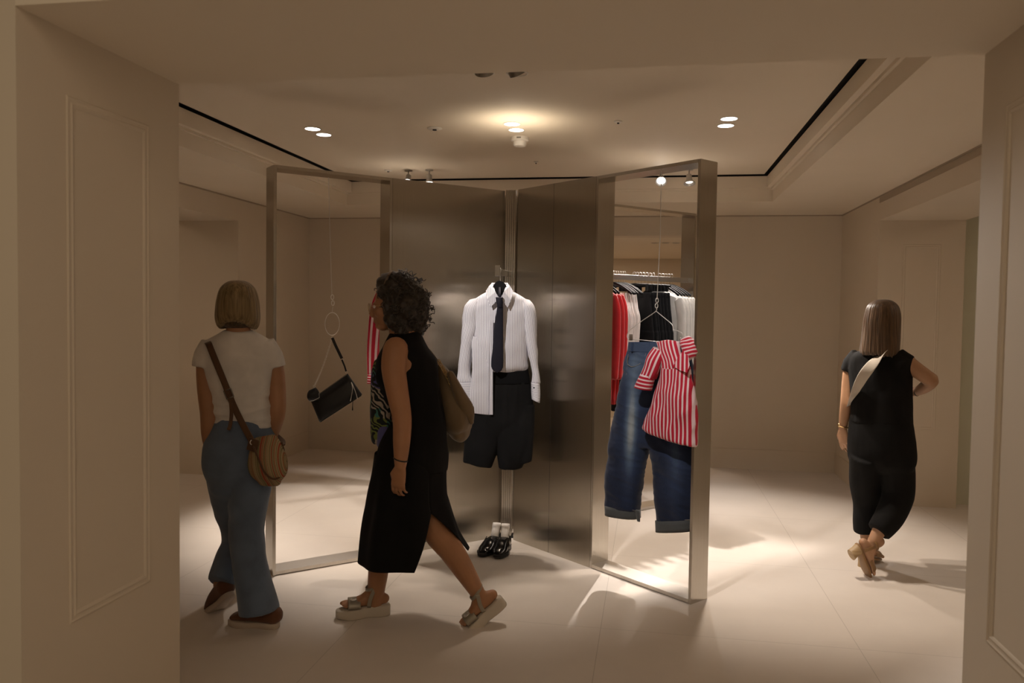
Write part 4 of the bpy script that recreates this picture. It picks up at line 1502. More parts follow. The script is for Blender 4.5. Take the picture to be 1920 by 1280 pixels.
heeled(sa3, dS + Z * -0.22, Z + dS * 0.2, w3, 0.060)
heeled(ba3, dB, uB, w3, 0.055)
# ------------------------------------------------------------------ garments and things on display
def flat_loft(bm, S, rows, seg=40, sub=4, power=2.2, wdir=None, cap=True, ufix=None):
    """flattened garment tube; rows = (xl, yl, xr, yr, v, half thickness in m)"""
    L = catmull([V((r[0], r[1], 0)) for r in rows], sub)
    R = catmull([V((r[2], r[3], 0)) for r in rows], sub)
    T = catmull([V((r[4], r[5], 0)) for r in rows], sub)
    rings, U = [], []
    d = 0
    prev = None
    for l, r, t in zip(L, R, T):
        a = S(l.x, l.y, t.x)
        c_ = S(r.x, r.y, t.x)
        mid = (a + c_) / 2
        ax = (c_ - a) / 2
        w = (wdir or S.w)
        w = (w - ax.normalized() * w.dot(ax.normalized())).normalized()
        if prev is not None:
            d += (mid - prev).length
        prev = mid
        ring, uu = [], []
        for j in range(seg + 1):
            th = 2 * pi * j / seg
            ca, sa = cos(th), sin(th)
            ca = math.copysign(abs(ca) ** (2 / power), ca)
            sa = math.copysign(abs(sa) ** (2 / power), sa)
            if j < seg:
                ring.append(mid + ax * ca + w * (t.y * sa))
            off = 0.0 if ufix is None else (mid - S(ufix, (l.y + r.y) / 2, t.x)).dot(ax.normalized())
            uu.append((ca * ax.length + off, d))
        rings.append(ring)
        U.append(uu)
    loft(bm, rings, True, cap, cap, U)


def slab(bm, pts, th, off):
    """flat plate with outline pts (3D), thickness th along off"""
    off = V(off).normalized() * th
    a = [bm.verts.new(p) for p in pts]
    b_ = [bm.verts.new(p + off) for p in pts]
    bm.faces.new(a); bm.faces.new(b_[::-1])
    n = len(a)
    for i in range(n):
        bm.faces.new((a[i], b_[i], b_[(i + 1) % n], a[(i + 1) % n]))


def uvbox(bm, S):
    """give faces without a layout a plain upright one"""
    L = bm.loops.layers.uv.verify()
    for f in bm.faces:
        for lp in f.loops:
            lp[L].uv = (lp.vert.co.dot(S.u), lp.vert.co.z)


BLKPL2 = mat('black_hanger_plastic', (0.008, 0.008, 0.009), 0.6, spec=0.15)
WSTR = uvstripe('white_pinstripe_cotton', (0.80, 0.79, 0.82), (0.20, 0.19, 0.26), 0.0082, 0.0024)
WSTRX = uvstripe('white_pinstripe_cotton_cuff', (0.80, 0.79, 0.82), (0.20, 0.19, 0.26), 0.0082, 0.0024, along='Y')
RSTR = uvstripe('red_white_stripe_cotton', (0.40, 0.010, 0.030), (0.66, 0.50, 0.52), 0.0215, 0.0085)
RSTRX = uvstripe('red_white_stripe_cuff', (0.40, 0.010, 0.030), (0.66, 0.50, 0.52), 0.0215, 0.0085, along='Y')

# ---- pin-striped shirt with tie and shorts on the peg
SA = Stage(-0.935, 4.93)
UA, WA = SA.u, SA.w
t = thing('clothes_hanger', 'black hanger inside collar of the pinstriped shirt on the centre peg', 'hanger', SA(938, 515))
b = NB()
tube(b, catmull(P3(SA, [(890, 566, 0.02), (912, 552, 0.02), (930, 541, 0.02), (937, 538, 0.02), (944, 541, 0.02), (963, 552, 0.02), (986, 565, 0.02)]), 4), (0.010, 0.016) and 0.014, 12)
tube(b, P3(SA, [(925, 545, 0.02), (930, 534, 0.02), (937, 530, 0.02), (944, 534, 0.02), (949, 545, 0.02)]), [(0.014, 0.01)] * 5, 12, sub=3)
part('shoulder_bar', b, BLKPL2, t)
b = NB(); slab(b, [SA(x, y, -0.045) for x, y in ((921, 552), (923, 540), (926, 533), (931, 528), (937, 526), (943, 528), (948, 533), (951, 540), (953, 552), (937, 560))], 0.03, WA); part('yoke', b, BLKPL2, t, False)
b = NB(); tube(b, P3(SA, [(938, 528, 0.02), (938, 512, 0.02), (939, 506, 0.02), (937, 501, 0.03), (934, 503, 0.04)]), 0.0022, 8, sub=3); part('hook', b, CHROME, t)

shirt = thing('pinstriped_shirt', 'white shirt with dark pinstripes on the centre peg, half tucked, left front hanging', 'shirt', SA(938, 700))
b = NB()
flat_loft(b, SA, [(914, 546, 961, 546, 0.01, 0.045), (896, 555, 979, 555, 0.01, 0.055), (880, 566, 994, 565, 0.01, 0.060), (873, 582, 1001, 580, 0.01, 0.068), (879, 605, 996, 603, 0.01, 0.080),
                  (885, 640, 990, 638, 0.0, 0.088), (884, 675, 990, 668, 0.0, 0.090), (884, 692, 991, 686, 0.0, 0.085), (890, 701, 986, 697, 0.01, 0.06)], 72, 6, 2.3, ufix=938)
sb = part('shirt_body', b, WSTR, shirt)
b = NB()
flat_loft(b, SA, [(884, 630, 924, 630, -0.045, 0.008), (884, 670, 924, 670, -0.066, 0.016), (883, 700, 924, 701, -0.068, 0.018), (882, 735, 922, 736, -0.064, 0.018), (883, 762, 922, 765, -0.062, 0.016), (886, 775, 922, 778, -0.060, 0.010)], 40, 5, 2.6, ufix=938)
st_ = part('hanging_shirt_tail', b, WSTR, shirt)
b = NB()
flat_loft(b, SA, [(880, 561, 905, 556, 0.01, 0.035), (870, 578, 899, 572, 0.0, 0.048), (866, 610, 897, 610, -0.01, 0.050), (863, 650, 887, 650, -0.02, 0.042), (859, 690, 884, 692, -0.025, 0.040), (857, 712, 888, 713, -0.03, 0.042), (860, 718, 887, 717, -0.03, 0.036)], 36, 5)
sl1 = part('sleeve', b, WSTR, shirt)
b = NB()
flat_loft(b, SA, [(970, 556, 994, 561, 0.01, 0.035), (977, 572, 1003, 578, 0.0, 0.048), (980, 610, 1007, 608, -0.01, 0.050), (987, 650, 1008, 648, -0.02, 0.042), (994, 685, 1010, 684, -0.025, 0.036), (998, 706, 1012, 704, -0.03, 0.032), (997, 717, 1012, 717, -0.03, 0.03)], 36, 5)
sl2 = part('sleeve', b, WSTR, shirt)
for o_ in (sb, st_, sl1, sl2):
    displace(o_.data, lambda p, n: 0.004 * noise.noise(V((p.x * 13, p.y * 13, p.z * 3))) + 0.008 * noise.noise(V((p.x * 5 + p.z * 5, p.y * 5, p.z * 7))) + 0.004 * noise.noise(V((p.x * 15 - p.z * 12, p.y * 8, p.z * 14))))
for sl_, rows in ((sl1, [(859, 716, 887, 715, -0.03, 0.042), (860, 730, 888, 731, -0.03, 0.043), (864, 746, 888, 749, -0.03, 0.042)]),
                  (sl2, [(996, 716, 1012, 718, -0.03, 0.036), (996, 735, 1013, 737, -0.03, 0.037), (997, 748, 1012, 755, -0.03, 0.036)])):
    b = NB(); flat_loft(b, SA, rows, 36, 4); cf = part('cuff', b, WSTRX, sl_)
    b = NB(); x0 = (rows[0][0] + 4); ell(b, SA(x0 + 1.5, rows[1][1] - 8, -0.062), (0.006, 0.004, 0.006)); part('cuff_button', b, BLACKPL, cf)
for pts in (((923, 530, 0.0), (917, 536, -0.035), (911, 545, -0.055), (914, 560, -0.075), (920, 576, -0.085), (929, 566, -0.088), (936, 559, -0.088), (929, 547, -0.075)),
            ((951, 530, 0.0), (956, 536, -0.035), (962, 545, -0.055), (958, 562, -0.075), (952, 577, -0.085), (945, 567, -0.088), (939, 558, -0.088), (945, 546, -0.075))):
    b = NB(); slab(b, P3(SA, pts), 0.006, WA * -1); uvbox(b, SA); part('collar', b, WSTR, sb, False)
b = NB(); flat_loft(b, SA, [(922, 530, 952, 530, 0.045, 0.008), (918, 545, 956, 545, 0.045, 0.010), (914, 556, 960, 556, 0.04, 0.012)], 36, 3); part('collar_stand', b, WSTR, sb)
b = NB(); slab(b, P3(SA, [(918, 600, -0.090), (925, 600, -0.090), (924, 690, -0.096), (924, 777, -0.082), (917, 777, -0.082), (917, 690, -0.096)]), 0.004, -WA); uvbox(b, SA); part('front_placket', b, WSTR, sb, False)
b = NB()
for i, y in enumerate((612, 645, 678)):
    ell(b, SA(952, y + 12, -0.094), (0.0045, 0.003, 0.0045))
NAVY = fabric('midnight_twill', (0.0115, 0.011, 0.019), 0.65, 400, 0.25, 0.12, 0.0)
b.free()
tie = thing('necktie', 'dark navy necktie knotted at the pinstriped shirt collar', 'tie', SA(933, 640, -0.1))
b = NB()
flat_loft(b, SA, [(930, 560, 942, 560, -0.104, 0.012), (932, 577, 943, 577, -0.108, 0.010), (928, 600, 943, 600, -0.108, 0.006), (925, 640, 943, 640, -0.110, 0.006), (921, 686, 943, 688, -0.110, 0.006), (930, 698, 932, 699, -0.110, 0.004)], 24, 4, 3)
part('blade', b, NAVY, tie)
b = NB(); flat_loft(b, SA, [(929, 557, 943, 557, -0.105, 0.016), (931, 568, 943, 568, -0.110, 0.017), (934, 577, 942, 577, -0.110, 0.013)], 24, 4); part('knot', b, NAVY, tie)
b = NB(); flat_loft(b, SA, [(935, 538, 939, 538, -0.052, 0.004), (934, 560, 940, 560, -0.095, 0.004)], 16, 2); part('neck_band', b, NAVY, tie)
CHAR = fabric('charcoal_wool', (0.0072, 0.0070, 0.0072), 0.9, 260, 0.3, 0.2, 0.0)
CHAR_SHADE = fabric('charcoal_wool_shade', (0.004, 0.004, 0.0045), 0.95, 260, 0.3, 0.2, 0.0)  # blacker copy of the charcoal: shade below the shirt put into colour
sh = thing('bermuda_shorts', 'charcoal wide-leg bermuda shorts hanging beneath the pinstriped shirt', 'shorts', SA(935, 790))
b = NB()
flat_loft(b, SA, [(886, 694, 990, 692, 0.005, 0.055), (882, 720, 994, 720, 0.0, 0.065), (878, 760, 999, 760, 0.0, 0.07), (874, 795, 1001, 795, 0.0, 0.066), (876, 826, 997, 826, 0.0, 0.035)], 60, 4)
flat_loft(b, SA, [(876, 760, 940, 765, 0.0, 0.055), (872, 830, 935, 832, -0.005, 0.068), (869, 864, 921, 876, -0.005, 0.064)], 40, 4, 2.6)
flat_loft(b, SA, [(928, 765, 1001, 760, 0.0, 0.055), (931, 832, 999, 830, -0.005, 0.068), (936, 877, 978, 876, -0.005, 0.062)], 40, 4, 2.6)
flat_loft(b, SA, [(950, 765, 1001, 760, 0.0, 0.05), (955, 832, 999, 830, -0.005, 0.06), (960, 875, 996, 862, -0.005, 0.055)], 40, 4, 2.6)
me = organic(b, 0.0055, 3, fold=folds(14, 5, 2.0, 0.006, 13))
link_me('shorts_body', me, CHAR, sh)
b = NB(); flat_loft(b, SA, [(885, 692, 990, 690, 0.003, 0.060), (883, 706, 993, 706, 0.0, 0.066), (882, 719, 995, 719, 0.0, 0.069)], 48, 3); part('waistband', b, CHAR_SHADE, sh)  # band darkened in colour for the shade under the shirt

# ---- loafers and socks
PAT_ = mat('black_patent_leather', (0.004, 0.004, 0.005), 0.08, spec=0.45)
RUB = mat('black_rubber', (0.012, 0.011, 0.011), 0.55)
SOCK = fabric('white_ribbed_cotton', (0.80, 0.77, 0.74), 0.9, 300, 0.3)


def loafer(toe, heel, label, slabel, side):
    toe = V((*toe, 0)); heel = V((*heel, 0))
    d = (toe - heel).normalized()
    M = foot_matrix(heel, d, (0, 0, 1))
    sd = M.to_3x3() @ V((0, 1, 0))
    t = thing('loafer', label, 'shoe', heel + d * 0.14, 0, 'pair of loafers')
    b = NB(); outline_solid(b, sole_outline(0.285, 0.104, side=side), M, 0.006, 0.024)
    part('sole', b, RUB, t)
    b = NB(); o_ = [(x, y) for x, y in sole_outline(0.285, 0.104, side=side) if x < 0.085]
    outline_solid(b, o_, M, 0.0, 0.012); part('heel_block', b, RUB, t)
    b = NB()
    o = lambda x, z, y=0: M @ V((x, y, z))
    tube(b, [o(0.10, 0.050), o(0.155, 0.048), o(0.20, 0.040), o(0.235, 0.034), o(0.258, 0.030)], [(0.040, 0.046), (0.046, 0.046), (0.049, 0.034), (0.046, 0.026), (0.034, 0.018)], 28, ref=sd, sub=4, power=2.4)
    tube(b, [o(0.035, 0.045), o(0.09, 0.045), o(0.14, 0.045)], [(0.034, 0.030), (0.039, 0.032), (0.042, 0.034)], 28, ref=sd, sub=3, power=2.4)
    tube(b, [o(0.018, 0.030), o(0.014, 0.055), o(0.018, 0.078)], [0.020, 0.020, 0.014], 16)
    ell(b, o(0.04, 0.062), (0.036, 0.034, 0.020), M.to_3x3())
    me = organic(b, 0.0032, 3)
    up = link_me('upper', me, PAT_, t)
    # raised apron seam, saddle strap
    b = NB()
    arc = [o(0.135 + 0.10 * sin(pi * k / 16), 0.092 - 0.036 * sin(pi * k / 16), 0.034 * cos(pi * k / 16)) for k in range(17)]
    tube(b, arc, 0.0030, 8); part('apron_seam', b, PAT_, up)
    b = NB()
    arc = [o(0.150 + 0.004 * sin(pi * k / 14), 0.030 + 0.063 * sin(pi * k / 14) ** 0.7, 0.0495 * cos(pi * k / 14)) for k in range(15)]
    band(b, arc, 0.024, 0.004, d); part('saddle_strap', b, PAT_, up)
    b = NB(); outline_solid(b, sole_outline(0.289, 0.108, side=side), M, 0.022, 0.0275); part('welt', b, RUB, t)
    k = single('sock', NB() if False else sock(o, sd), SOCK, slabel, 'sock', 'pair of socks', o(0.07, 0.06))
    return t


def sock(o, sd):
    b = NB()
    tube(b, [o(0.085, 0.062), o(0.080, 0.100), o(0.066, 0.130), o(0.060, 0.152), o(0.058, 0.166)], [(0.026, 0.034), (0.025, 0.032), (0.026, 0.028), (0.028, 0.026), (0.026, 0.022)], 24, ref=sd, sub=3, cap='flat')
    displace_bm(b, 0.003, 60)
    return b


def displace_bm(b, amp, sc):
    b.normal_update()
    for v in b.verts:
        v.co = v.co + v.normal * (amp * noise.noise(v.co * sc))


loafer((-1.010, 4.835), (-0.945, 5.108), 'black patent loafer on the floor under the shirt, left shoe in the photo', 'white ankle sock standing in the left one of the black loafers', -1)
loafer((-0.912, 4.822), (-0.893, 5.103), 'black patent loafer on the floor under the shirt, right shoe in the photo', 'white ankle sock standing in the right one of the black loafers', 1)

# ---- black shoulder bag on a cable in the left frame
SB = Stage(-1.845, 4.53)
UB, WB = SB.u, SB.w
cab = thing('hanging_cable', 'thin steel cable with links and wire ring hanging in the left open frame', 'cable', SB(616, 333))
b = NB(); tube(b, [SB(616, 333), SB(619, 450), SB(622, 552)], 0.0021, 8); tube(b, [SB(624, 575), SB(623, 584)], 0.0016, 8); part('cable', b, CHROME, cab)
Mup = Matrix((UB, Z, -WB)).transposed()
Mside = Matrix((WB, Z, UB)).transposed()
for i, (px, py) in enumerate(((623, 557), (624, 568))):
    b = NB(); torus(b, SB(px, py), 0.010, 0.0028, (Mup @ Matrix.Rotation(0.35, 3, 'Y')), 22, 8, 0.9, 1.4); part('link', b, CHROME, cab)
b = NB(); torus(b, SB(623, 607), 0.068, 0.0023, Mup @ Matrix.Rotation(radians(52), 3, 'Y'), 44, 6); part('wire_ring', b, CHROME, cab)
LEA = mat('smooth_black_leather', (0.010, 0.010, 0.011), 0.42, spec=0.4)
bump(LEA, noisen(LEA, coords(LEA), 160, 3), 0.08, 0.001)
hb_ = thing('handbag', 'black leather shoulder bag hanging tilted from the wire ring in the left frame', 'bag', SB(630, 745))
q4 = [SB(x, y, v) for x, y, v in ((582, 750, 0.02), (652, 700, 0), (679, 739, -0.02), (599, 791, 0.0))]
b = NB()
rings = []
ex = ((q4[1] - q4[0]) + (q4[2] - q4[3])) / 2
for t_, th in ((0, 0.008), (0.04, 0.020), (0.3, 0.030), (0.7, 0.038), (0.95, 0.034), (1, 0.024)):
    a = q4[0].lerp(q4[3], t_); c_ = q4[1].lerp(q4[2], t_)
    r_ = []
    for j in range(36):
        an = 2 * pi * j / 36
        ca, sa = cos(an), sin(an)
        ca = math.copysign(abs(ca) ** 0.35, ca); sa = math.copysign(abs(sa) ** 0.55, sa)
        r_.append((a + c_) / 2 + (c_ - a) / 2 * ca + WB * (th * sa))
    rings.append(r_)
loft(b, rings); bd_ = part('bag_body', b, LEA, hb_)
b = NB(); tube(b, [q4[0].lerp(q4[1], 0.04) - WB * 0.012, q4[0].lerp(q4[1], 0.96) - WB * 0.012], 0.0035, 8); part('zip', b, GREY, bd_)
b = NB(); tube(b, [q4[3].lerp(q4[2], 0.03) - WB * 0.026, q4[3].lerp(q4[2], 0.97) - WB * 0.026], 0.003, 8); part('bottom_piping', b, LEA, bd_)
b = NB()
flat_loft(b, SB, [(579, 732, 592, 726, -0.035, 0.006), (576, 738, 597, 732, -0.04, 0.014), (576, 746, 600, 741, -0.04, 0.015), (580, 752, 598, 749, -0.035, 0.008)], 24, 3, 3)
cp_ = part('coin_pouch', b, LEA, hb_)
b = NB(); tube(b, P3(SB, [(580, 752, -0.05), (587, 751, -0.056), (599, 745, -0.05), (598, 737, -0.05)]), 0.0014, 6); part('pouch_zip', b, CHROME, cp_)
b = NB(); band(b, P3(SB, [(623, 633, 0), (629, 647, 0), (641, 672, 0)]), 0.017, 0.004, (UB * 0.85 + Z * 0.4)); band(b, P3(SB, [(641, 674, 0), (646, 686, 0), (649, 696, 0)]), 0.010, 0.004, (UB * 0.85 + Z * 0.4)); part('leather_strap', b, LEA, hb_)
b = NB(); torus(b, SB(623, 633), 0.006, 0.0016, Mup, 16, 6); torus(b, SB(650, 698), 0.006, 0.0016, Mup, 16, 6); torus(b, SB(589, 724), 0.006, 0.0016, Mup, 16, 6); torus(b, SB(643, 675), 0.005, 0.0014, Mup, 16, 6)
part('ring_fitting', b, CHROME, hb_)
b = NB()
a, c_ = SB(622, 636), SB(590, 722)
n_ = 34
for i in range(n_):
    tt = (i + 0.5) / n_
    p_ = a.lerp(c_, tt) + V((0, 0, -0.02 * sin(pi * tt)))
    dd = (c_ - a).normalized()
    e2 = WB if i % 2 else dd.cross(WB)
    torus(b, p_, 0.0046, 0.0014, Matrix((dd, e2, dd.cross(e2))).transposed(), 10, 5, 1.35, 0.8)
part('chain', b, CHROME, hb_)
b = NB(); tube(b, P3(SB, [(659, 717, -0.045), (661, 728, -0.05), (659, 742, -0.05), (657, 751, -0.05)]), [0.003, 0.0022, 0.0022, 0.0035], 8, sub=2); tube(b, P3(SB, [(660, 719, -0.045), (666, 733, -0.05), (670, 747, -0.048)]), [0.003, 0.0022, 0.003], 8, sub=2); part('zip_pull', b, CHROME, bd_)
b = NB(); tube(b, P3(SB, [(662, 745, -0.05), (661, 760, -0.05), (661, 768, -0.05)]), [0.0025, 0.002, 0.0045], 8, sub=2); part('tassel', b, LEA, bd_)

# ---- jeans and red striped shirt in the right frame
S4 = Stage(0.075, 4.525)
U4, W4 = S4.u, S4.w


class Skew:
    """cloth plane turned to lie along the right arm of the screen"""
    def __init__(s, S, x0, k):
        s.S, s.x0, s.kk = S, x0, k * S.k
        s.u, s.k = S.u, S.k
        s.w = (S.w + S.u * k).normalized()

    def __call__(s, px, py, v=0.0):
        return s.S(px, py, v - (px - s.x0) * s.kk)


SJ = Skew(S4, 1232, 0.62)
cab = thing('hanging_cable', 'thin steel cable with chain links hanging in the right open frame', 'cable', S4(1240, 322))
b = NB(); tube(b, [S4(1240, 320), S4(1238, 440), S4(1232, 560)], 0.0022, 8); part('cable', b, CHROME, cab)
Mup4 = Matrix((U4, Z, -W4)).transposed()
for px, py in ((1232, 563), (1231, 573)):
    b = NB(); torus(b, S4(px, py), 0.0095, 0.0024, Mup4 @ Matrix.Rotation(0.5, 3, 'Y'), 22, 8, 0.85, 1.4); part('link', b, CHROME, cab)
wh = thing('wire_hanger', 'bent silver wire hanger with clips holding jeans in the right frame', 'hanger', S4(1230, 585))
b = NB()
tube(b, P3(SJ, [(1231, 577, 0), (1230, 583, 0), (1216, 593, 0), (1200, 604, 0), (1182, 618, 0), (1177, 625, 0), (1176, 631, 0), (1180, 636, 0), (1200, 637, 0), (1230, 640, 0), (1262, 641, 0), (1276, 640, 0)]), 0.0021, 8, sub=3)
tube(b, P3(SJ, [(1230, 583, 0), (1246, 596, 0), (1260, 608, 0), (1263, 618, 0), (1270, 620, 0), (1280, 626, 0), (1276, 640, 0)]), 0.0021, 8, sub=3)
part('wire', b, CHROME, wh)
CLIPB = mat('brown_clip', (0.10, 0.07, 0.05), 0.4)
for px, py in ((1183, 632), (1278, 640)):
    b = NB(); Mc = Matrix.Translation(SJ(px, py, -0.005)); box(b, -0.010, 0.010, -0.008, 0.008, -0.018, 0.018, Mc, 0.003); part('clip', b, CLIPB, wh)

DEN = mat('washed_denim', (0.05, 0.09, 0.2), 0.85, spec=0.2, Sheen_Weight=0.15)
at = nd(DEN, 'ShaderNodeAttribute'); at.attribute_name = 'wash'
c = coords(DEN)
n1 = noisen(DEN, c, 6, 5, 0.6)
n2 = noisen(DEN, coords(DEN, 'Object', (900, 900, 60)), 1.0, 2)
f_ = mathn(DEN, 'ADD', at.outputs['Fac'], mathn(DEN, 'MULTIPLY', mathn(DEN, 'SUBTRACT', n1, 0.5), 0.35))
f_ = mathn(DEN, 'ADD', f_, mathn(DEN, 'MULTIPLY', mathn(DEN, 'SUBTRACT', n2, 0.5), 0.25))
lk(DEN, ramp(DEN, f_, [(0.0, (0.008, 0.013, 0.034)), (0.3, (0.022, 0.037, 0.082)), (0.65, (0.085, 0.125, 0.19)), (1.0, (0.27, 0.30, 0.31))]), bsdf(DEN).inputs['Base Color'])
bump(DEN, n2, 0.2, 0.001)
DENIN = fabric('denim_inside', (0.065, 0.070, 0.072), 0.9, 300, 0.3)
STITCH = mat('pale_stitching', (0.22, 0.20, 0.17), 0.8)


def wash_attr(o, fn):
    at_ = o.data.attributes.new('wash', 'FLOAT', 'POINT')
    M = o.parent.matrix_basis if o.parent else Matrix()
    at_.data.foreach_set('value', [fn(M @ v.co) for v in o.data.vertices])


def topix(p):
    d = p - EYE
    z = d.dot(-CB)
    return 960 + F * d.dot(CR) / z, 640 - F * d.dot(CU) / z


jn = thing('jeans', 'wide blue washed jeans with turned-up hems clipped to the wire hanger', 'jeans', SJ(1225, 800))
b = NB()
flat_loft(b, SJ, [(1180, 652, 1290, 652, 0.0, 0.045), (1174, 675, 1296, 675, 0.0, 0.055), (1165, 715, 1303, 715, 0.0, 0.060), (1155, 770, 1308, 770, 0.0, 0.060), (1147, 815, 1308, 815, 0.0, 0.055), (1145, 838, 1308, 840, 0.0, 0.045)], 72, 4, 2.6)
flat_loft(b, SJ, [(1157, 765, 1222, 790, 0, 0.055), (1147, 810, 1219, 825, 0, 0.060), (1142, 850, 1213, 855, 0, 0.060), (1139, 890, 1206, 892, 0, 0.060), (1137, 930, 1200, 935, 0, 0.060), (1137, 946, 1198, 956, 0, 0.060)], 48, 4, 2.6)
flat_loft(b, SJ, [(1212, 790, 1308, 770, 0, 0.055), (1216, 830, 1308, 825, 0, 0.060), (1222, 860, 1307, 860, 0, 0.060), (1228, 910, 1305, 910, 0, 0.060), (1231, 950, 1303, 950, 0, 0.060), (1233, 976, 1302, 974, 0, 0.060)], 48, 4, 2.6)
me = organic(b, 0.005, 3, fold=lambda p, n: 0.010 * noise.noise(V((p.x * 6 + p.z * 5, p.y * 6, p.z * 8))) + 0.006 * noise.noise(V((p.x * 16, p.y * 16, p.z * 4))) + 0.003 * (1 - 2 * abs(noise.noise(V((p.x * 10 + p.z * 16, p.y * 10, p.z * 22))))))
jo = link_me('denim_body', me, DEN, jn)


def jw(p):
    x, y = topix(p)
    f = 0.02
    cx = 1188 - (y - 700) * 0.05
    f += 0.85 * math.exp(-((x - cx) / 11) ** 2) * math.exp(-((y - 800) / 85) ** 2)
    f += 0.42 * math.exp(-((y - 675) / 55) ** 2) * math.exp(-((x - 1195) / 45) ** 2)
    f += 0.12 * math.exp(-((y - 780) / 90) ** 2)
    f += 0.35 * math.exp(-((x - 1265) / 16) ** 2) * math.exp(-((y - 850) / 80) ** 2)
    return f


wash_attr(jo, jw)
b = NB(); flat_loft(b, SJ, [(1180, 641, 1291, 641, 0.0, 0.046), (1178, 658, 1293, 660, 0.0, 0.051)], 60, 2, 2.6, cap=False); wb = part('waistband', b, DEN, jn); wash_attr(wb, lambda p: 0.42)
b = NB(); slab(b, P3(SJ, [(1192, 643, 0.030), (1210, 644, 0.030), (1210, 651, 0.028), (1192, 650, 0.028)]), 0.002, -W4); part('size_label', b, TEE, wb, False, label='white woven label inside the waistband')
for rows in ([(1137, 944, 1198, 956, 0, 0.066), (1138, 963, 1198, 972, 0, 0.067)], [(1232, 974, 1303, 972, 0, 0.066), (1233, 995, 1303, 994, 0, 0.067)]):
    b = NB(); flat_loft(b, SJ, rows, 48, 3, 2.6); part('turned_up_hem', b, DENIN, jn, label='grey turned-up hem')
    r0 = rows[0]
    b = NB(); tube(b, [SJ(r0[0] + (r0[2] - r0[0]) * (0.04 + 0.92 * k_ / 10), r0[1] + (r0[3] - r0[1]) * k_ / 10 + 2, -0.067 * sin(pi * (0.08 + 0.84 * k_ / 10)) ** 0.45) for k_ in range(11)], 0.0012, 6); part('hem_stitching', b, STITCH, jn)
b = NB(); flat_loft(b, SJ, [(1192, 955, 1199, 957, -0.066, 0.006), (1193, 968, 1200, 970, -0.068, 0.007), (1195, 977, 1200, 978, -0.066, 0.004)], 16, 3); part('hem_tab', b, DENIN, jn)
pk = NB()
tube(pk, P3(SJ, [(1178, 664, -0.063), (1176, 680, -0.066), (1184, 687, -0.068), (1198, 683, -0.068), (1208, 672, -0.066), (1211, 662, -0.062)]), 0.0016, 6, sub=4)
part('pocket_edge', pk, STITCH, jn, label='pale stitched pocket edge')
pk = NB()
tube(pk, P3(SJ, [(1178, 668, -0.052), (1172, 720, -0.055), (1160, 775, -0.053), (1152, 830, -0.052), (1146, 880, -0.050)]), 0.0016, 6, sub=4)
part('side_seam', pk, STITCH, jn)
for x in (1185, 1219):
    pk = NB(); box(pk, -0.006, 0.006, -0.003, 0.003, -0.027, 0.027, Matrix.Translation(SJ(x, 650, -0.054)), 0.001); bl = part('belt_loop', pk, DEN, wb); wash_attr(bl, lambda p: 0.35)

rs = thing('red_striped_shirt', 'red and white striped shirt draped over the clipped jeans in the right frame', 'shirt', SJ(1265, 740, -0.1))
def rfold(p, n):
    return 0.014 * noise.noise(V((p.x * 9 + p.z * 5, p.y * 9, p.z * 5))) + 0.007 * (1 - 2 * abs(noise.noise(V((p.x * 14 - p.z * 7, p.y * 14, p.z * 7)))))
b = NB()
flat_loft(b, SJ, [(1240, 676, 1290, 680, -0.10, 0.030), (1240, 700, 1297, 700, -0.11, 0.045), (1232, 730, 1302, 730, -0.115, 0.055), (1224, 765, 1304, 768, -0.115, 0.060), (1212, 792, 1304, 806, -0.11, 0.060), (1207, 802, 1303, 832, -0.11, 0.055), (1218, 810, 1302, 835, -0.11, 0.045)], 96, 6, 2.2, ufix=1262)
ro_ = part('shirt_body', b, RSTR, rs); displace(ro_.data, rfold)
b = NB()
flat_loft(b, SJ, [(1229, 640, 1272, 641, -0.060, 0.018), (1234, 655, 1275, 658, -0.085, 0.026), (1240, 675, 1284, 680, -0.105, 0.034), (1243, 695, 1288, 700, -0.115, 0.035)], 48, 5)
ry_ = part('shoulder_yoke', b, RSTR, rs); displace(ry_.data, rfold)
b = NB()
flat_loft(b, SJ, [(1225, 648, 1250, 660, -0.085, 0.03), (1218, 665, 1242, 676, -0.12, 0.035), (1208, 690, 1232, 700, -0.14, 0.036), (1203, 704, 1227, 710, -0.145, 0.036)], 40, 5)
rl_ = part('sleeve', b, RSTR, rs); displace(rl_.data, rfold)
b = NB(); flat_loft(b, SJ, [(1203, 700, 1227, 706, -0.145, 0.040), (1196, 714, 1223, 721, -0.150, 0.042), (1191, 725, 1220, 732, -0.150, 0.043)], 40, 4); part('cuff', b, RSTRX, rl_)
b = NB()
flat_loft(b, SJ, [(1276, 636, 1292, 630, -0.06, 0.025), (1279, 648, 1303, 642, -0.08, 0.04), (1283, 662, 1306, 655, -0.09, 0.045), (1286, 676, 1305, 668, -0.09, 0.035)], 40, 5)
rr_ = part('sleeve', b, RSTRX, rs); displace(rr_.data, lambda p, n: 0.010 * noise.noise(p * 22))
b = NB(); slab(b, P3(SJ, [(1262, 686, -0.155), (1272, 668, -0.145), (1283, 655, -0.125), (1291, 668, -0.140), (1293, 684, -0.155), (1288, 698, -0.165), (1275, 694, -0.165)]), 0.006, -W4); uvbox(b, S4); part('collar_flap', b, RSTR, ro_, False)

# ---- garments on the rail of the rear right frame
RED = fabric('red_knit', (0.40, 0.008, 0.010), 0.95, 140, 0.5, 0.12, 0.4)
WHT = fabric('off_white_jersey', (0.74, 0.69, 0.66), 0.9, 240, 0.25)
BLKT = fabric('black_suiting', (0.007, 0.007, 0.008), 0.9, 240, 0.3, 0.2, 0.0)
GRY = fabric('pale_grey_stripe_knit', (0.50, 0.48, 0.45), 0.95, 160, 0.5)


class Local:
    u = V((1, 0, 0)); w = V((0, 1, 0)); k = 1
    def __call__(s, x, z, v=0):
        return V((x, v, z))


LO = Local()
LO.B = V((0, 0, 0))


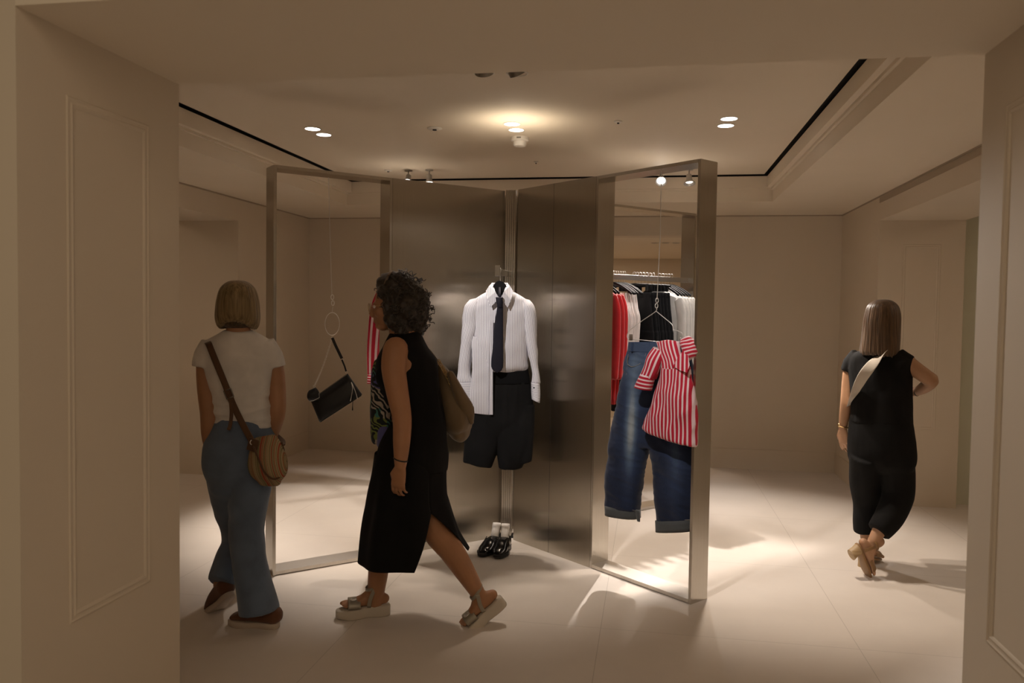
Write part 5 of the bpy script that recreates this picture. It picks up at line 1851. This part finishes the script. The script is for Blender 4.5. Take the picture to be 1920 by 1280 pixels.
def make_hanger(label, group, clips=False):
    """origin on the rail; x across the garment, y along the rail"""
    t = thing('clothes_hanger', label, 'hanger', (0, 0, 0), 0, group)
    b = NB()
    arc = [V((0.016 * sin(a_), 0, -0.004 + 0.016 * cos(a_))) for a_ in [radians(-125 + 18 * i) for i in range(13)]]
    arc += [V((0.006, 0, -0.025)), V((0, 0, -0.04)), V((0, 0, -0.075))]
    for p in arc:
        p.z += 0.012
    tube(b, arc, 0.0019, 7); part('hook', b, CHROME, t, world=False)
    b = NB()
    if clips:
        tube(b, [V((-0.19, 0, -0.082)), V((-0.02, 0, -0.072)), V((0.02, 0, -0.072)), V((0.19, 0, -0.082))], [(0.0055, 0.009)] * 4, 12, ref=(0, 1, 0), sub=3)
        bar = part('shoulder_bar', b, BLKPL2, t, world=False)
        for x in (-0.15, 0.15):
            b = NB(); box(b, x - 0.016, x + 0.016, -0.009, 0.009, -0.125, -0.07, None, 0.003); part('clip', b, BLKPL2, t, world=False)
    else:
        tube(b, [V((-0.205, 0, -0.150)), V((-0.15, 0, -0.118)), V((-0.07, 0, -0.082)), V((0, 0, -0.068)), V((0.07, 0, -0.082)), V((0.15, 0, -0.118)), V((0.205, 0, -0.150))],
             [(0.006, 0.010), (0.0055, 0.010), (0.005, 0.009), (0.005, 0.010), (0.005, 0.009), (0.0055, 0.010), (0.006, 0.010)], 12, ref=(0, 1, 0), sub=3)
        part('shoulder_bar', b, BLKPL2, t, world=False)
    return t


def lfold(seed, amp=0.006):
    return lambda p, n: amp * noise.noise(V((p.x * 9 + seed, p.y * 9, p.z * 2.6))) + amp * 0.6 * noise.noise(V((p.x * 24, p.y * 20 + seed, p.z * 5)))


def make_top(name, label, cat, group, m, length, hw, sleeve, th=0.016, collar=False, seed=0.0):
    t = thing(name, label, cat, (0, 0, 0), 0, group)
    b = NB()
    if name == 'white_top':
        rows = [(-0.135, -0.112, 0.135, -0.112, 0, 0.008), (-0.140, -0.150, 0.140, -0.150, 0, th), (-0.155, -0.22, 0.155, -0.22, 0, th * 1.1), (-hw, -0.29, hw, -0.29, 0, th * 1.2), (-hw, -0.42, hw, -0.42, 0, th * 1.3), (-hw + 0.01, -length, hw - 0.01, -length, 0, th * 1.1)]
    else:
      rows = [(-0.065, -0.088, 0.065, -0.088, 0, 0.012), (-0.12, -0.108, 0.12, -0.108, 0, th), (-hw + 0.01, -0.142, hw - 0.01, -0.142, 0, th * 1.1), (-hw, -0.20, hw, -0.20, 0, th * 1.2),
            (-hw + 0.005, -0.32, hw - 0.005, -0.32, 0, th * 1.3), (-hw, -length * 0.7, hw, -length * 0.7, 0, th * 1.3), (-hw + 0.01, -length, hw - 0.01, -length, 0, th * 1.1)]
    flat_loft(b, LO, rows, 44, 4, 2.4)
    o = part('body', b, m, t, world=False); displace(o.data, lfold(seed))
    if sleeve:
        for sx in (-1, 1):
            b = NB()
            tube(b, [V((sx * (hw - 0.02), 0.004, -0.16)), V((sx * (hw + 0.012), 0.006, -0.26)), V((sx * (hw + 0.022), 0.004, -0.26 - sleeve * 0.5)), V((sx * (hw + 0.018), 0.0, -0.26 - sleeve))],
                 [(th * 1.1, 0.050), (th * 1.3, 0.055), (th * 1.3, 0.048), (th * 1.2, 0.040)], 18, ref=(0, 1, 0), sub=4)
            o = part('sleeve', b, m, t, world=False); displace(o.data, lfold(seed + 3, 0.005))
    if collar:
        b = NB(); flat_loft(b, LO, [(-0.055, -0.062, 0.055, -0.062, 0, 0.020), (-0.07, -0.092, 0.07, -0.092, 0, 0.022)], 28, 2, cap=False); part('collar', b, m, t, world=False)
    return t


def make_trousers(label, group, m, length, seed=0.0):
    t = thing('black_trousers', label, 'trousers', (0, 0, 0), 0, group)
    b = NB()
    flat_loft(b, LO, [(-0.185, -0.105, 0.185, -0.105, 0, 0.014), (-0.20, -0.22, 0.20, -0.22, 0, 0.017), (-0.225, -0.36, 0.225, -0.36, 0, 0.018), (-0.235, -0.44, 0.235, -0.44, 0, 0.015)], 44, 4, 2.4)
    flat_loft(b, LO, [(-0.235, -0.40, 0.0, -0.40, 0, 0.018), (-0.24, -0.6, -0.01, -0.6, 0, 0.018), (-0.24, -length, -0.02, -length, 0, 0.016)], 32, 4, 2.6)
    flat_loft(b, LO, [(0.0, -0.40, 0.235, -0.40, 0, 0.018), (0.01, -0.6, 0.24, -0.6, 0, 0.018), (0.02, -length, 0.24, -length, 0, 0.016)], 32, 4, 2.6)
    me = organic(b, 0.007, 2, fold=lfold(seed, 0.005))
    link_me('trouser_legs', me, m, t, world=False)
    b = NB(); flat_loft(b, LO, [(-0.186, -0.10, 0.186, -0.10, 0, 0.016), (-0.19, -0.14, 0.19, -0.14, 0, 0.018)], 40, 2); part('waistband', b, m, t, world=False)
    return t


arm_u = (V((RQ.x - RQI.x, RQ.y - RQI.y, 0))).normalized()           # outwards along the rear right arm
rail0 = RQ + V((-arm_u.y, arm_u.x, 0)) * (DEP / 2)
rail_rz = math.atan2(arm_u.y, arm_u.x) - pi / 2                 # local y along the arm
ORD = ['first', 'second', 'third', 'fourth', 'fifth', 'sixth', 'seventh']


def place(o, s, dx=0.0, jitter=0.0, base=rail0, along=arm_u, rz=rail_rz, z=RAILZ + 0.020):
    p = base - along * s
    o.location = (p.x, p.y, z)
    o.rotation_euler = (0, 0, rz + jitter)


sets = [
    ('red', (1.022, 0.988, 0.955), lambda L, g: make_top('red_sweater', L, 'sweater', g, RED, 0.93, 0.225, 0.46, 0.019, False, 1.0), 'red knitted sweater, {} from the left on the rear rail', 'red sweaters on the rear rail', False, 'the {} red sweater'),
    ('white', (0.835, 0.81, 0.787, 0.762, 0.738, 0.714), lambda L, g: make_top('white_top', L, 'top', g, WHT, 0.56, 0.185, 0, 0.011, False, 5.0), 'white short top, {} from the left on the rear rail', 'white tops on the rear rail', False, 'the {} white top'),
    ('black', (0.612, 0.580, 0.548, 0.515, 0.478, 0.44, 0.405), lambda L, g: make_trousers(L, g, BLKT, 1.05, 2.0), 'black trousers clipped by the waist, {} from the left on the rear rail', 'black trousers on the rear rail', True, 'the {} black trousers'),
    ('grey', (0.335, 0.30, 0.265, 0.232, 0.20), lambda L, g: make_top('grey_shirt', L, 'shirt', g, GRY, 0.86, 0.215, 0.46, 0.014, True, 9.0), 'pale grey knitted shirt with collar, {} from the left on the rear rail', 'pale grey shirts on the rear rail', False, 'the {} grey shirt'),
]
rnd = random.Random(3)
hang_proto = {False: make_hanger('x', 'hangers on the rear rail'), True: make_hanger('x', 'hangers on the rear rail', True)}
fresh = {False: True, True: True}
for nm, ss, fn, lab, grp, clips, hl in sets:
    proto = None
    for i, s_ in enumerate(ss):
        L = lab.format(ORD[i])
        if proto is None:
            o_ = proto = fn(L, grp)
        else:
            o_ = dup_tree(proto); o_['label'] = L
        j_ = rnd.uniform(-0.035, 0.035)
        place(o_, s_, 0, j_, z=RAILZ - 0.014)
        h_ = hang_proto[clips] if fresh[clips] else dup_tree(hang_proto[clips])
        fresh[clips] = False
        h_['label'] = 'black hanger carrying ' + hl.format(ORD[i]) + ' from the left'
        place(h_, s_, 0, j_)

# one more striped shirt on the rear left rail
arm_l = (V((LQ.x - LQI.x, LQ.y - LQI.y, 0))).normalized()
base_l = LQ + V((arm_l.y, -arm_l.x, 0)) * (DEP / 2)
rz_l = math.atan2(arm_l.y, arm_l.x) - pi / 2
rs2 = thing('red_striped_shirt', 'red and white striped shirt on the rear left rail, only its sleeve showing', 'shirt', (0, 0, 0))
b = NB()
flat_loft(b, LO, [(-0.065, -0.088, 0.065, -0.088, 0, 0.012), (-0.12, -0.108, 0.12, -0.108, 0, 0.018), (-0.215, -0.142, 0.215, -0.142, 0, 0.02), (-0.225, -0.20, 0.225, -0.20, 0, 0.022), (-0.21, -0.5, 0.21, -0.5, 0, 0.024), (-0.21, -0.85, 0.21, -0.85, 0, 0.02)], 44, 4, 2.4)
part('body', b, RSTR, rs2, world=False)
for sx in (-1, 1):
    b = NB()
    tube(b, [V((sx * 0.20, 0.004, -0.16)), V((sx * 0.245, 0.006, -0.30)), V((sx * 0.275, 0.004, -0.60)), V((sx * 0.285, 0.0, -0.84))], [(0.020, 0.055), (0.025, 0.065), (0.024, 0.062), (0.022, 0.05)], 30, ref=(0, 1, 0), sub=5, uv=True, cap='flat')
    so_ = part('sleeve', b, RSTR, rs2, world=False); displace(so_.data, lfold(4, 0.005))
    b = NB(); tube(b, [V((sx * 0.285, 0, -0.835)), V((sx * 0.290, 0, -0.915))], [(0.023, 0.046), (0.023, 0.046)], 30, ref=(0, 1, 0), sub=1, uv='proj', cap='flat'); part('cuff', b, RSTRX, so_, world=False)
place(rs2, 0.20, 0, 0, base_l, arm_l, rz_l)
h_ = dup_tree(hang_proto[False]); h_['label'] = 'black hanger carrying the striped shirt on the rear left rail'; h_['group'] = 'hangers on the rear left rail'
place(h_, 0.20, 0, 0, base_l, arm_l, rz_l)
